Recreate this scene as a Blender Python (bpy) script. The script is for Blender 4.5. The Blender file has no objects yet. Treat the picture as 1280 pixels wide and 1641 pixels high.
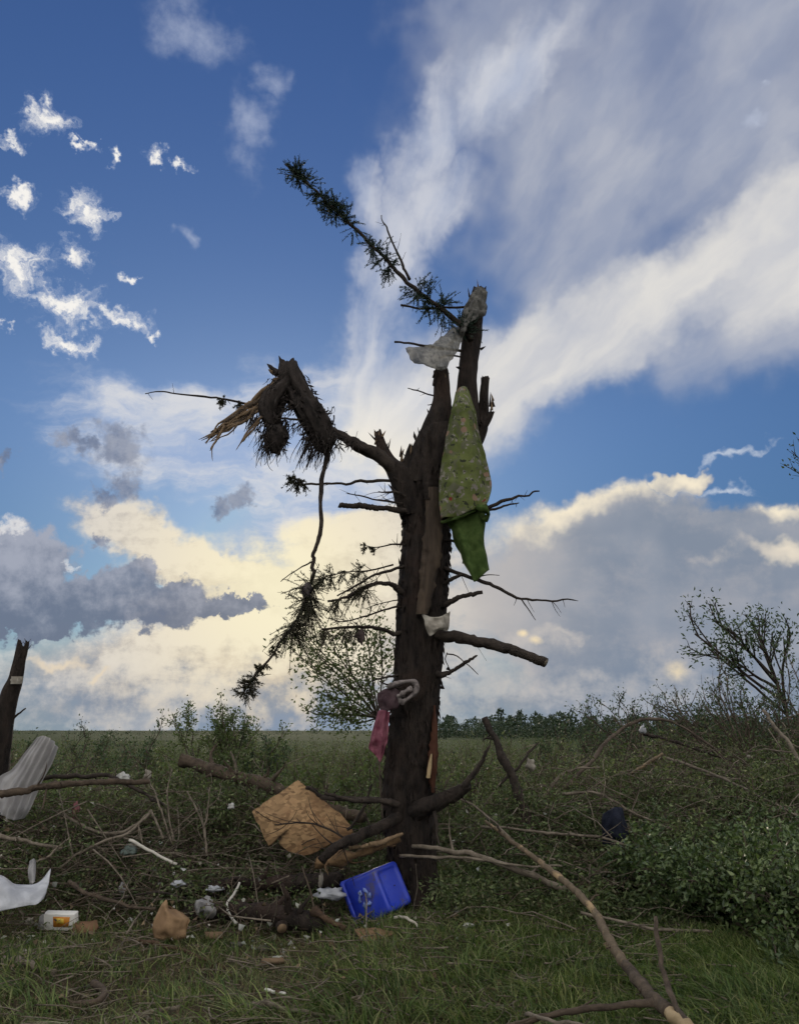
import bpy, math, random
import numpy as np
from mathutils import Vector, Matrix
from mathutils import noise as mnoise

random.seed(7)
rng = np.random.default_rng(11)
SC = bpy.context.scene
COL = SC.collection

# ------------------------------------------------------------------ camera
CAM_H = 1.6
FPX = 1256.0                       # focal length in photograph pixels (1280 x 1641)
PITCH = math.atan(350.0 / FPX)     # horizon sits 350 px under the centre
cam_d = bpy.data.cameras.new("camera")
cam_d.sensor_fit = 'VERTICAL'
cam_d.sensor_height = 24.0
cam_d.lens = FPX / 1641.0 * 24.0
cam_d.clip_start = 0.05
cam_d.clip_end = 20000.0
cam = bpy.data.objects.new("camera", cam_d)
cam.location = (0, 0, CAM_H)
cam.rotation_euler = (math.radians(90) + PITCH, 0, 0)
COL.objects.link(cam)
SC.camera = cam


def ray(px, py):
    x = (px - 640.0) / FPX
    y = (820.5 - py) / FPX
    c, s = math.cos(PITCH), math.sin(PITCH)
    return Vector((x, c - y * s, s + y * c))


# ------------------------------------------------------------------ light
SUN_AZ = math.radians(-9.0)        # left of straight ahead, behind the cloud
SUN_EL = math.radians(11.0)
sun_dir = Vector((math.sin(SUN_AZ) * math.cos(SUN_EL), math.cos(SUN_AZ) * math.cos(SUN_EL), math.sin(SUN_EL)))
sun_d = bpy.data.lights.new("sun", 'SUN')
sun_d.energy = 1.5
sun_d.angle = math.radians(14)
sun_d.color = (1.0, 0.86, 0.66)
sun = bpy.data.objects.new("sun", sun_d)
sun.rotation_euler = (-sun_dir).to_track_quat('-Z', 'Y').to_euler()
sun.location = (-5, 30, 12)
COL.objects.link(sun)

SC.view_settings.view_transform = 'Standard'
SC.view_settings.look = 'None'
SC.view_settings.exposure = 0.0
SC.view_settings.gamma = 1.0
SC.view_settings.use_curve_mapping = False
SC.cycles.max_bounces = 6
SC.cycles.diffuse_bounces = 2
SC.cycles.glossy_bounces = 2
SC.cycles.transmission_bounces = 4
SC.cycles.transparent_max_bounces = 6
SC.cycles.caustics_reflective = False
SC.cycles.caustics_refractive = False
SC.cycles.use_denoising = True
SC.cycles.use_adaptive_sampling = True
SC.cycles.adaptive_min_samples = 8
SC.cycles.adaptive_threshold = 0.02


def lin(r, g, b):
    def f(c):
        c /= 255.0
        return c / 12.92 if c <= 0.04045 else ((c + 0.055) / 1.055) ** 2.4
    return (f(r), f(g), f(b))


# ------------------------------------------------------------------ node helper
class NT:
    """thin wrapper that lets node trees be written as expressions"""
    def __init__(self, tree):
        self.t = tree

    def node(self, kind, **kw):
        n = self.t.nodes.new(kind)
        for k, v in kw.items():
            setattr(n, k, v)
        return n

    def put(self, sock, v):
        if isinstance(v, bpy.types.NodeSocket):
            self.t.links.new(v, sock)
        elif v is not None:
            if hasattr(sock.default_value, '__len__') and not hasattr(v, '__len__'):
                v = [v] * len(sock.default_value)
            if hasattr(v, '__len__') and len(sock.default_value) == 4 and len(v) == 3:
                v = (*v, 1.0)
            sock.default_value = v

    def m(self, op, a, b=None, c=None, clamp=False):
        n = self.node('ShaderNodeMath', operation=op, use_clamp=clamp)
        self.put(n.inputs[0], a)
        if b is not None:
            self.put(n.inputs[1], b)
        if c is not None:
            self.put(n.inputs[2], c)
        return n.outputs[0]

    def v(self, op, a, b=None):
        n = self.node('ShaderNodeVectorMath', operation=op)
        self.put(n.inputs[0], a)
        if b is not None:
            self.put(n.inputs['Scale'] if op == 'SCALE' else n.inputs[1], b)
        return n.outputs['Value'] if op in ('DOT_PRODUCT', 'LENGTH', 'DISTANCE') else n.outputs[0]

    def xyz(self, x, y, z=0.0):
        n = self.node('ShaderNodeCombineXYZ')
        for i, q in enumerate((x, y, z)):
            self.put(n.inputs[i], q)
        return n.outputs[0]

    def sep(self, a):
        n = self.node('ShaderNodeSeparateXYZ')
        self.put(n.inputs[0], a)
        return n.outputs

    def smooth(self, a, e0, e1, o0=0.0, o1=1.0):
        n = self.node('ShaderNodeMapRange', interpolation_type='SMOOTHSTEP')
        for i, q in enumerate((a, e0, e1, o0, o1)):
            self.put(n.inputs[i], q)
        return n.outputs[0]

    def noise(self, p, scale, detail=5, rough=0.55, dist=0.0, color=False, dim='3D', lac=2.0):
        n = self.node('ShaderNodeTexNoise', noise_dimensions=dim)
        self.put(n.inputs['Vector'], p)
        n.inputs['Scale'].default_value = scale
        n.inputs['Detail'].default_value = detail
        n.inputs['Roughness'].default_value = rough
        n.inputs['Lacunarity'].default_value = lac
        n.inputs['Distortion'].default_value = dist
        return n.outputs['Color'] if color else n.outputs['Fac']

    def mix(self, f, a, b, mode='MIX'):
        n = self.node('ShaderNodeMix', data_type='RGBA', blend_type=mode)
        n.clamp_factor = True
        self.put(n.inputs[0], f)
        self.put(n.inputs[6], a)
        self.put(n.inputs[7], b)
        return n.outputs[2]

    def mapping(self, p, loc, rot, scale):
        n = self.node('ShaderNodeMapping', vector_type='TEXTURE')
        self.put(n.inputs[0], p)
        n.inputs['Location'].default_value = loc
        n.inputs['Rotation'].default_value = rot
        n.inputs['Scale'].default_value = scale
        return n.outputs[0]


# ------------------------------------------------------------------ sky
SKY_S = 0.1
world = bpy.data.worlds.new("World")
SC.world = world
world.use_nodes = True
world.node_tree.nodes.clear()
W = NT(world.node_tree)
direction = W.node('ShaderNodeTexCoord').outputs['Generated']
# stereographic chart of the sky dome round the camera's view axis, clouds placed from image pixels; one unit = 100 / FPX rad
C0 = Vector((0, math.cos(PITCH), math.sin(PITCH)))
CU = Vector((0, -math.sin(PITCH), math.cos(PITCH)))
K = 2.0 * FPX / 100.0
dn = W.v('NORMALIZE', direction)
den = W.m('ADD', W.v('DOT_PRODUCT', dn, C0), 1.0002)
cx_ = W.m('DIVIDE', W.m('MULTIPLY', W.v('DOT_PRODUCT', dn, (1, 0, 0)), K), den)
cy_ = W.m('DIVIDE', W.m('MULTIPLY', W.v('DOT_PRODUCT', dn, CU), K), den)
P0 = W.xyz(cx_, cy_, 0.0)
elev = W.sep(dn)[2]


def chart(px, py):
    d = ray(px, py).normalized()
    q = K / (1.0002 + d.dot(C0))
    return d.x * q, d.dot(CU) * q


ROTC = {}


def rot_chart(p, r):
    """the chart turned by r degrees (shared by every cloud puff with that tilt)"""
    key = (p, r)
    if key not in ROTC:
        if r == 0:
            ROTC[key] = p
        else:
            ca, sa = math.cos(math.radians(r)), math.sin(math.radians(r))
            ROTC[key] = W.xyz(W.v('DOT_PRODUCT', p, (ca, sa, 0)), W.v('DOT_PRODUCT', p, (-sa, ca, 0)), 0.0)
    return ROTC[key]


def blobs(p, lst):
    """1 at the heart of any puff in the list, falling to 0 at its rim"""
    out = None
    for b in lst:
        cx, cy, rx, ry = b[:4]
        rot = int(round((b[4] if len(b) > 4 else 0) / 15.0)) * 15
        wgt = b[5] if len(b) > 5 else 1.0
        u, v_ = chart(cx, cy)
        u2, _ = chart(cx + 20, cy)
        sc = (u2 - u) / 20.0 * wgt
        ca, sa = math.cos(math.radians(rot)), math.sin(math.radians(rot))
        ur, vr = u * ca + v_ * sa, -u * sa + v_ * ca
        n = W.node('ShaderNodeVectorMath', operation='MULTIPLY_ADD')
        W.put(n.inputs[0], rot_chart(p, rot))
        n.inputs[1].default_value = (1 / (rx * sc), 1 / (ry * sc), 0)
        n.inputs[2].default_value = (-ur / (rx * sc), -vr / (ry * sc), 0)
        o = W.v('LENGTH', n.outputs[0])
        out = o if out is None else W.m('MINIMUM', out, o)
    return W.m('SUBTRACT', 1.0, out, clamp=True)


def c3(r, g, b, k=1.0):
    return tuple(c * k / SKY_S for c in lin(r, g, b))


# shared noises on the chart
D2 = dict(dim='2D')
wc = W.v('SUBTRACT', W.noise(P0, 0.9, 4, 0.6, color=True, **D2), (0.5, 0.5, 0.5))
Pw = W.v('ADD', P0, W.v('SCALE', wc, 1.0))                # soft warp
wc2 = W.v('SUBTRACT', W.noise(P0, 2.4, 4, 0.62, color=True, **D2), (0.5, 0.5, 0.5))
Pb = W.v('ADD', P0, W.v('SCALE', wc2, 0.75))               # billowy warp
n_bil = W.noise(P0, 2.3, 7, 0.62, **D2)
n_big = W.noise(P0, 0.55, 3, 0.55, **D2)
n_fine = W.noise(Pb, 4.6, 5, 0.56, **D2)
# streaks that fan out from low in the west
fx, fy = chart(470, 990)
rel = W.v('SUBTRACT', W.v('ADD', P0, W.v('SCALE', wc, 0.45)), (fx, fy, 0))
ra = W.sep(rel)
ang = W.m('ARCTAN2', ra[1], ra[0])
rad = W.v('LENGTH', rel)
n_str = W.noise(W.xyz(W.m('MULTIPLY', ang, 4.2), W.m('MULTIPLY', rad, 0.33), 0), 1.0, 4, 0.52, **D2)
n_str2 = W.noise(W.xyz(W.m('MULTIPLY', ang, 13.0), W.m('MULTIPLY', rad, 0.55), 0), 1.0, 4, 0.55, **D2)
flat = W.xyz(W.m('MULTIPLY', cx_, 0.32), W.m('ADD', cy_, 30.0), 0.0)
n_flat = W.noise(W.v('ADD', flat, W.v('SCALE', wc, 0.5)), 1.3, 6, 0.62, **D2)
glow = W.m('POWER', W.m('MAXIMUM', W.v('DOT_PRODUCT', dn, ray(440, 930).normalized()), 0.0), 34.0)
glow2 = W.m('POWER', W.m('MAXIMUM', W.v('DOT_PRODUCT', dn, ray(452, 945).normalized()), 0.0), 190.0)

sky = W.node('ShaderNodeTexSky', sky_type='NISHITA')
sky.sun_disc = False
sky.sun_elevation = SUN_EL
sky.sun_rotation = SUN_AZ
sky.altitude = 300
sky.air_density = 1.0
sky.dust_density = 0.4
sky.ozone_density = 2.0
tint = W.mix(W.smooth(elev, 0.12, 0.42), (0.28, 0.42, 0.60), (0.52, 0.68, 0.95))
tint = W.mix(W.smooth(elev, 0.40, 0.80), tint, (0.54, 0.72, 1.14))
col = W.mix(1.0, sky.outputs['Color'], tint, 'MULTIPLY')
col = W.mix(1.0, col, c3(166, 186, 212), 'DARKEN')


def lumpy(f, noise_, amp):
    return W.m('MULTIPLY_ADD', W.m('SUBTRACT', noise_, 0.5), amp, f)


def gate(f, hi=0.12):
    """1 inside a blob field, 0 well outside, so noise never leaks out of it"""
    return W.smooth(f, 0.0, hi)


def layer(col, field, noise_, amp, e0, e1, colour, opacity=1.0, g=0.2):
    mask = W.m('MULTIPLY', W.smooth(lumpy(field, noise_, amp), e0, e1), gate(field, g))
    if not isinstance(opacity, float) or opacity != 1.0:
        mask = W.m('MULTIPLY', mask, opacity)
    return W.mix(mask, col, colour)


# ---- high thin veil: fans over the right half of the sky
veil_f = blobs(Pw, [(1100, 170, 640, 330, 30), (1260, 420, 440, 260, 15), (940, 60, 420, 260, 15)])
veil_op = W.smooth(n_str, 0.24, 0.66, 0.46, 0.95)
veil_c = W.mix(W.smooth(n_str2, 0.3, 0.75), c3(158, 166, 186), c3(180, 184, 196))
col = layer(col, veil_f, n_big, 0.9, 0.03, 0.55, veil_c, veil_op, 0.35)
# far side of the dome: broken bright cloud, lit from the front by the low sun
rear = W.smooth(W.v('DOT_PRODUCT', dn, (0, 1, 0)), 0.45, -0.1)
n_rear = W.noise(dn, 2.2, 4, 0.58)
col = W.mix(W.m('MULTIPLY', W.smooth(n_rear, 0.30, 0.50), W.m('MULTIPLY', rear, 0.95)), col, c3(250, 248, 244, 1.4))

# ---- pale sheet on the left under the blue
sheet_f = blobs(Pw, [(300, 710, 340, 130, -15), (480, 720, 260, 180, 0), (560, 790, 240, 140)])
sheet_c = W.mix(W.smooth(n_flat, 0.3, 0.7), c3(158, 178, 212), c3(220, 220, 222))
col = layer(col, sheet_f, n_flat, 1.1, 0.10, 0.72, sheet_c, 0.9, 0.4)

# ---- bright band running up to the right, and the left arm of the fan
band_f = blobs(Pw, [(1050, 480, 470, 125, 30), (1290, 370, 330, 190, 30), (870, 575, 200, 110, 30),
                    (730, 640, 220, 150, 15), (640, 690, 180, 110, 0)])
band_c = W.mix(W.smooth(n_str2, 0.2, 0.8), c3(202, 203, 208), c3(226, 223, 218))
band_c = W.mix(W.smooth(glow, 0.05, 0.6), band_c, c3(246, 238, 220))
col = layer(col, band_f, n_str, 0.8, 0.0, 0.75, band_c, 0.95, 0.45)
arm_f = blobs(Pw, [(590, 590, 85, 220, -15), (598, 310, 56, 75, 15), (632, 400, 66, 190, -15), (690, 330, 120, 80, 45),
                   (690, 230, 70, 190, -30), (810, 130, 80, 200, -45), (620, 660, 150, 100, 0)])
arm_c = W.mix(W.smooth(n_str2, 0.2, 0.8), c3(182, 191, 211), c3(218, 219, 224))
arm_c = W.mix(W.smooth(glow, 0.05, 0.6), arm_c, c3(242, 236, 224))
col = layer(col, arm_f, W.m('MULTIPLY_ADD', n_bil, 0.5, W.m('MULTIPLY', n_str2, 0.5)), 0.8, -0.05, 1.0, arm_c, 0.78, 0.5)
# faint wisps in the blue
wisp_f = blobs(Pw, [(405, 215, 60, 110, -15), (432, 130, 46, 48, -30), (310, 45, 120, 76, -15),
                    (300, 368, 22, 26, 0), (1205, 185, 46, 26, 30), (1230, 130, 14, 14, 0)])
col = layer(col, wisp_f, n_bil, 1.2, 0.10, 1.45, c3(200, 208, 226), 0.52, 0.6)

# ---- warm lit cloud round the hidden sun
warm_f = blobs(Pw, [(500, 985, 420, 170, 0), (235, 862, 170, 60, -30), (350, 910, 230, 56, -15), (330, 1080, 460, 120, 0), (600, 890, 220, 110, 0)])
n_w = W.m('MULTIPLY_ADD', W.m('SUBTRACT', n_bil, 0.5), 0.7, n_flat)
wc_a = W.mix(glow, c3(204, 202, 204), c3(246, 232, 202))
wc_b = W.mix(glow, c3(158, 162, 174), c3(214, 198, 172))
warm_c = W.mix(W.smooth(n_w, 0.30, 0.62), wc_b, wc_a)
warm_c = W.mix(W.m('MULTIPLY', glow2, 0.85), warm_c, c3(252, 242, 206))
col = layer(col, warm_f, n_w, 0.9, 0.04, 0.55, warm_c, 0.97, 0.4)

# ---- big grey mass on the right, with a sunlit upper rim
grey_f = blobs(Pw, [(1000, 1010, 440, 260, 0), (860, 970, 260, 190, 0), (1010, 845, 150, 85, 15), (900, 870, 200, 90, 15),
                    (1250, 960, 330, 200, 0), (1290, 850, 130, 70, 0), (1140, 870, 150, 75, 0), (1080, 768, 60, 22, 15)])
grey_c = W.mix(W.smooth(n_big, 0.35, 0.65), c3(130, 141, 158), c3(148, 155, 168))
grey_c = W.mix(W.smooth(n_w, 0.35, 0.85, 0.0, 0.6), grey_c, c3(168, 168, 174))
ux, uy = chart(660, 900)
lft = W.smooth(W.m('SUBTRACT', cx_, ux), 0.0, 3.4, 1.0, 0.0)
grey_c = W.mix(W.m('MULTIPLY', lft, 0.85), grey_c, c3(204, 196, 188))
rim_f = blobs(Pw, [(1000, 778, 190, 56, 15), (900, 815, 170, 50, 15), (1090, 760, 70, 30, 15), (800, 835, 150, 60, 0), (1262, 815, 90, 40, 0), (1256, 888, 120, 38, 0)])
rim = W.m('MULTIPLY', W.smooth(lumpy(rim_f, n_bil, 0.55), 0.05, 1.0), gate(rim_f, 0.5))
grey_c = W.mix(rim, grey_c, c3(244, 232, 208))
gm = W.m('MULTIPLY', W.smooth(lumpy(grey_f, n_bil, 0.36), 0.04, W.m('MULTIPLY_ADD', lft, 0.5, 0.36)), gate(grey_f, 0.2))
col = W.mix(gm, col, grey_c)
# lit patches inside it
pat_f = blobs(Pw, [(850, 1025, 110, 34, -15), (905, 1030, 60, 14, 0), (1075, 1080, 80, 66, 0),
                   (1180, 1090, 140, 40, 0), (900, 1110, 220, 40, 0), (1230, 890, 140, 34, 0)])
col = layer(col, pat_f, n_bil, 1.2, 0.12, 1.05, c3(206, 198, 190), 0.62, 0.35)
spot = blobs(P0, [(1084, 1076, 30, 28), (858, 1026, 18, 11, -15), (838, 1015, 14, 10, 0)])
col = W.mix(W.smooth(lumpy(spot, n_fine, 0.5), 0.1, 1.0, 0.0, 0.8), col, c3(255, 232, 186))
# thin streaks over the gap
thin_f = blobs(Pw, [(1165, 728, 120, 10, 15), (1150, 780, 90, 12, 0)])
col = layer(col, thin_f, n_fine, 0.8, 0.1, 1.1, c3(206, 214, 226), 0.75, 0.4)

# ---- low bank along the horizon, all the way round
bank = W.smooth(lumpy(elev, n_w, 0.14), 0.125, 0.02)
bank_c = W.mix(W.smooth(n_w, 0.32, 0.72), c3(126, 139, 158), c3(158, 166, 178))
bank_c = W.mix(W.m('MULTIPLY', glow, W.smooth(W.m('MULTIPLY_ADD', elev, 3.0, n_bil), 0.40, 0.85)), bank_c, c3(230, 210, 178))
col = W.mix(W.m('MULTIPLY', bank, 0.82), col, bank_c)
streak = blobs(Pw, [(85, 1068, 70, 13, 0), (150, 1083, 30, 8, 0)])
col = layer(col, streak, n_fine, 0.6, 0.1, 0.9, c3(228, 212, 188), 0.85)

# ---- dark cumulus on the left, nearer and in its own shade
dk_f = blobs(Pb, [(20, 905, 130, 96, 0), (-60, 960, 240, 90), (120, 965, 190, 58), (205, 938, 62, 56), (240, 968, 160, 48), (335, 970, 100, 26, 0), (392, 968, 50, 17), (40, 1004, 150, 30)])
dk_m = W.m('MULTIPLY', W.smooth(lumpy(dk_f, n_bil, 0.55), 0.08, 0.36), gate(dk_f, 0.2))
_, dvy = chart(200, 985)
dk_h = W.m('MULTIPLY_ADD', W.m('SUBTRACT', n_bil, 0.5), 2.6, W.m('SUBTRACT', cy_, dvy))
dk_c = W.mix(W.smooth(dk_h, -0.3, 1.3), c3(106, 116, 137), c3(164, 168, 182))
dk_rim = blobs(Pb, [(12, 842, 40, 26), (130, 904, 40, 10, 0)])
dk_c = W.mix(W.smooth(dk_rim, 0.1, 0.7), dk_c, c3(224, 222, 222))
col = W.mix(W.m('MULTIPLY', dk_m, 0.93), col, dk_c)
# dark scraps above it
sc_f = blobs(Pb, [(190, 716, 80, 50, -15), (130, 706, 60, 30, -15), (200, 782, 48, 40, 15), (165, 800, 44, 28, 0),
                  (352, 812, 32, 27, 15), (390, 797, 38, 26, 15), (160, 875, 24, 20, 0), (0, 735, 32, 26, 0)])
col = layer(col, sc_f, n_bil, 1.1, 0.16, 0.75, W.mix(W.smooth(n_bil, 0.35, 0.7), c3(108, 120, 146), c3(150, 156, 172)), 0.88, 0.2)

# ---- small bright cumulus, upper left
cu_f = blobs(Pb, [(75, 188, 66, 48, -30), (130, 228, 24, 16, -30), (14, 228, 34, 18, 15), (183, 254, 22, 22, -45), (245, 250, 24, 22, 0),
                  (288, 258, 24, 15, -30), (26, 310, 60, 28, -15), (140, 338, 70, 44, -30), (30, 428, 92, 66, -15), (120, 408, 46, 30, -15),
                  (110, 490, 130, 56, -15), (200, 510, 80, 30, -15), (250, 538, 28, 16, -15), (110, 548, 74, 36, -15), (205, 448, 34, 18, -15), (0, 522, 30, 14, 0)])
cu_l = lumpy(cu_f, n_fine, 1.05)
cu_m = W.m('MULTIPLY', W.smooth(cu_l, 0.18, 1.05), gate(cu_f, 0.35))
cu_c = W.mix(W.smooth(cu_l, 0.25, 0.95), c3(176, 190, 216), c3(246, 243, 238))
col = W.mix(cu_m, col, cu_c)
bgc = W.node('ShaderNodeBackground')
W.put(bgc.inputs['Color'], col)
bgc.inputs['Strength'].default_value = SKY_S
wo = W.node('ShaderNodeOutputWorld')
W.t.links.new(bgc.outputs[0], wo.inputs['Surface'])
world.cycles.sampling_method = 'NONE'      # even, cloudy light: paths find it by themselves
# ------------------------------------------------------------------ placement helpers
CAMV = Vector((0, 0, CAM_H))


def ground_z(x, y):
    k = 1.0 / (1.0 + (max(y, 0.0) / 60.0) ** 2)
    return k * (0.05 * math.sin(x * 1.3 + 0.6) * math.sin(y * 0.9 + 1.1) + 0.03 * math.sin(x * 2.9 - y * 1.7))


def pt(px, py, Y):
    """point on the line of sight through a photograph pixel, Y metres ahead"""
    r = ray(px, py)
    return CAMV + r * (Y / r.y)


def gp(px, py, dz=0.0):
    """where that line of sight meets the ground"""
    r = ray(px, py)
    t = -(CAM_H - dz) / r.z
    p = CAMV + r * t
    p.z = ground_z(p.x, p.y) + dz
    return p


def P3(q):
    """(px, py, Y) or (px, py, 'g', lift)"""
    if q[2] == 'g':
        return gp(q[0], q[1], q[3] if len(q) > 3 else 0.0)
    return pt(q[0], q[1], q[2])


def m_per_px(Y):
    return Y / FPX


# ------------------------------------------------------------------ mesh buffer
class MB:
    def __init__(self):
        self.v, self.q, self.t, self.n = [], [], [], 0

    def add(self, verts, quads=None, tris=None):
        verts = np.asarray(verts, dtype=np.float32).reshape(-1, 3)
        if quads is not None and len(quads):
            self.q.append(np.asarray(quads, dtype=np.int64).reshape(-1, 4) + self.n)
        if tris is not None and len(tris):
            self.t.append(np.asarray(tris, dtype=np.int64).reshape(-1, 3) + self.n)
        self.v.append(verts)
        self.n += len(verts)
        return self

    def mesh(self, name, origin=(0, 0, 0), smooth=True):
        me = bpy.data.meshes.new(name)
        V = np.concatenate(self.v) - np.asarray(origin, dtype=np.float32)
        Q = np.concatenate(self.q) if self.q else np.zeros((0, 4), np.int64)
        T = np.concatenate(self.t) if self.t else np.zeros((0, 3), np.int64)
        me.vertices.add(len(V))
        me.vertices.foreach_set('co', V.astype(np.float32).ravel())
        nl = Q.size + T.size
        me.loops.add(nl)
        me.loops.foreach_set('vertex_index', np.concatenate([Q.ravel(), T.ravel()]).astype(np.int32))
        me.polygons.add(len(Q) + len(T))
        starts = np.concatenate([np.arange(len(Q)) * 4, Q.size + np.arange(len(T)) * 3]).astype(np.int32)
        me.polygons.foreach_set('loop_start', starts)
        if smooth:
            me.polygons.foreach_set('use_smooth', np.ones(len(Q) + len(T), dtype=bool))
        me.update(calc_edges=True)
        return me


def unit(a):
    return a / np.maximum(np.linalg.norm(a, axis=-1, keepdims=True), 1e-9)


def tubes(mb, P, R, sides=5, cap=True, rough=0.0, rs=None):
    """many tapered tubes at once: P (m, n, 3) centre lines, R (m, n) radii"""
    P = np.asarray(P, dtype=np.float64)
    R = np.asarray(R, dtype=np.float64)
    m, n, _ = P.shape
    T = unit(np.gradient(P, axis=1))
    chord = unit(P[:, -1] - P[:, 0])
    ref = np.where(np.abs(chord[:, 2:3]) < 0.8, np.array([[0, 0, 1.0]]), np.array([[1.0, 0.13, 0]]))[:, None, :]
    U = unit(np.cross(T, np.broadcast_to(ref, T.shape)))
    V = np.cross(T, U)
    a = np.linspace(0, 2 * math.pi, sides, endpoint=False)
    rr = R[:, :, None] * np.ones((1, 1, sides))
    if rough and rs is not None:
        rr = rr * (1 + rough * rs.standard_normal((m, n, sides)))
    ring = P[:, :, None, :] + rr[..., None] * (np.cos(a)[None, None, :, None] * U[:, :, None, :] + np.sin(a)[None, None, :, None] * V[:, :, None, :])
    verts = ring.reshape(-1, 3)
    i = np.arange(m)[:, None, None] * n * sides + np.arange(n - 1)[None, :, None] * sides
    j = np.arange(sides)[None, None, :]
    j2 = (j + 1) % sides
    quads = np.stack([i + j, i + j2, i + j2 + sides, i + j + sides], axis=-1).reshape(-1, 4)
    tris = None
    if cap:
        c0 = np.arange(m) * n * sides
        k = np.arange(1, sides - 1)
        a0 = np.stack([np.repeat(c0, len(k)), np.repeat(c0, len(k)) + np.tile(k + 1, m), np.repeat(c0, len(k)) + np.tile(k, m)], -1)
        c1 = c0 + (n - 1) * sides
        a1 = np.stack([np.repeat(c1, len(k)), np.repeat(c1, len(k)) + np.tile(k, m), np.repeat(c1, len(k)) + np.tile(k + 1, m)], -1)
        tris = np.concatenate([a0, a1])
    mb.add(verts, quads, tris)


def spline(pts, n):
    """Catmull-Rom through the points, n samples evenly spaced in parameter; pts (k, d)"""
    p = np.asarray(pts, dtype=np.float64)
    if len(p) == 2:
        t = np.linspace(0, 1, n)[:, None]
        return p[0] * (1 - t) + p[1] * t
    e = np.concatenate([[2 * p[0] - p[1]], p, [2 * p[-1] - p[-2]]])
    s = np.linspace(0, len(p) - 1, n)
    i = np.minimum(s.astype(int), len(p) - 2)
    t = (s - i)[:, None]
    p0, p1, p2, p3 = e[i], e[i + 1], e[i + 2], e[i + 3]
    return 0.5 * (2 * p1 + (p2 - p0) * t + (2 * p0 - 5 * p1 + 4 * p2 - p3) * t ** 2 + (3 * p1 - p0 - 3 * p2 + p3) * t ** 3)


def leaves(mb, c, d, L, Wd, rs, droop=0.0, fold=0.25):
    """folded leaf blades: base points c, pointing along d"""
    c = np.asarray(c, dtype=np.float64)
    d = unit(np.asarray(d, dtype=np.float64) + np.array([0, 0, -droop]))
    N = len(c)
    r = rs.standard_normal((N, 3))
    s = unit(np.cross(d, r))
    nn = np.cross(s, d)
    L = np.broadcast_to(L, (N,))[:, None]
    Wd = np.broadcast_to(Wd, (N,))[:, None]
    mid = c + d * L * 0.45
    a = mid + s * Wd * 0.5 + nn * Wd * fold
    b = mid - s * Wd * 0.5 + nn * Wd * fold
    tip = c + d * L - nn * L * 0.08
    V = np.stack([c, a, tip, b], axis=1).reshape(-1, 3)
    i = np.arange(N)[:, None] * 4
    mb.add(V, None, np.concatenate([i + np.array([[0, 1, 2]]), i + np.array([[0, 2, 3]])]))


def clusters(mb, C, rad, each, L, Wd, rs, flat=0.7, droop=0.3):
    """leaves gathered in loose clumps round the points C"""
    k = len(C)
    r = rs.uniform(rad[0], rad[1], k)
    P = np.repeat(C, each, axis=0)
    o = rs.standard_normal((k * each, 3)) * np.repeat(r, each)[:, None] * np.array([1, 1, flat]) * 0.55
    leaves(mb, P + o, unit(o) + rs.standard_normal((k * each, 3)) * 0.6, L * rs.uniform(0.55, 1.35, k * each), Wd * rs.uniform(0.55, 1.35, k * each), rs, droop)


def blades(mb, c, h, lean, w, rs, nseg=3):
    """grass: curved tapering strips; lean (N,3) horizontal reach of the tip"""
    N = len(c)
    az = rs.uniform(0, 2 * math.pi, N)
    s = np.stack([np.cos(az), np.sin(az), np.zeros(N)], -1)
    rows = []
    for k in range(nseg + 1):
        t = k / nseg
        ctr = c + np.stack([lean[:, 0] * t ** 1.8, lean[:, 1] * t ** 1.8, h * (t - 0.22 * t * t * np.minimum(1.5, np.linalg.norm(lean[:, :2], axis=1) / np.maximum(h, 1e-3)))], -1)
        hw = (w * (1 - t ** 1.5) * 0.5)[:, None]
        if k < nseg:
            rows += [ctr - s * hw, ctr + s * hw]
        else:
            rows += [ctr]
    V = np.stack(rows, axis=1)
    nv = V.shape[1]
    i = np.arange(N)[:, None] * nv
    q = [i + np.array([[2 * k, 2 * k + 1, 2 * k + 3, 2 * k + 2]]) for k in range(nseg - 1)]
    t = i + np.array([[2 * nseg - 2, 2 * nseg - 1, 2 * nseg]])
    mb.add(V.reshape(-1, 3), np.concatenate(q), t)


# ------------------------------------------------------------------ object helpers
def new_obj(name, me, mat=None, parent=None, loc=(0, 0, 0), kind=None, label=None, cat=None, group=None):
    o = bpy.data.objects.new(name, me)
    COL.objects.link(o)
    o.location = loc
    if mat is not None and me is not None:
        for m_ in (mat if isinstance(mat, (list, tuple)) else [mat]):
            me.materials.append(m_)
    if parent is not None:
        o.parent = parent
    for k, v_ in (('kind', kind), ('label', label), ('category', cat), ('group', group)):
        if v_:
            o[k] = v_
    return o


def thing(name, label, cat, loc, group=None):
    o = new_obj(name, None, None, None, loc, None, label, cat, group)
    o.empty_display_size = 0.1
    return o


def part(name, mb, mat, root, kind=None, smooth=True, label=None):
    """root may itself be a part: world offset is summed up the chain"""
    off = Vector((0, 0, 0))
    r = root
    while r is not None:
        off += Vector(r.location)
        r = r.parent
    return new_obj(name, mb.mesh(name, off, smooth), mat, root, (0, 0, 0), kind, label)


def solo(name, mb, mat, label, cat, base, group=None, kind=None, smooth=True):
    return new_obj(name, mb.mesh(name, base, smooth), mat, None, base, kind, label, cat, group)


# ------------------------------------------------------------------ materials
MATS = {}


def material(name):
    m_ = bpy.data.materials.new(name)
    m_.use_nodes = True
    t = NT(m_.node_tree)
    bsdf = m_.node_tree.nodes['Principled BSDF']
    out = m_.node_tree.nodes['Material Output']
    MATS[name] = m_
    return m_, t, bsdf, out


def bump(t, bsdf, h, strength, dist):
    n = t.node('ShaderNodeBump')
    n.inputs['Strength'].default_value = strength
    n.inputs['Distance'].default_value = dist
    t.put(n.inputs['Height'], h)
    t.put(bsdf.inputs['Normal'], n.outputs[0])


def coords(t, which='Object'):
    return t.node('ShaderNodeTexCoord').outputs[which]


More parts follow.
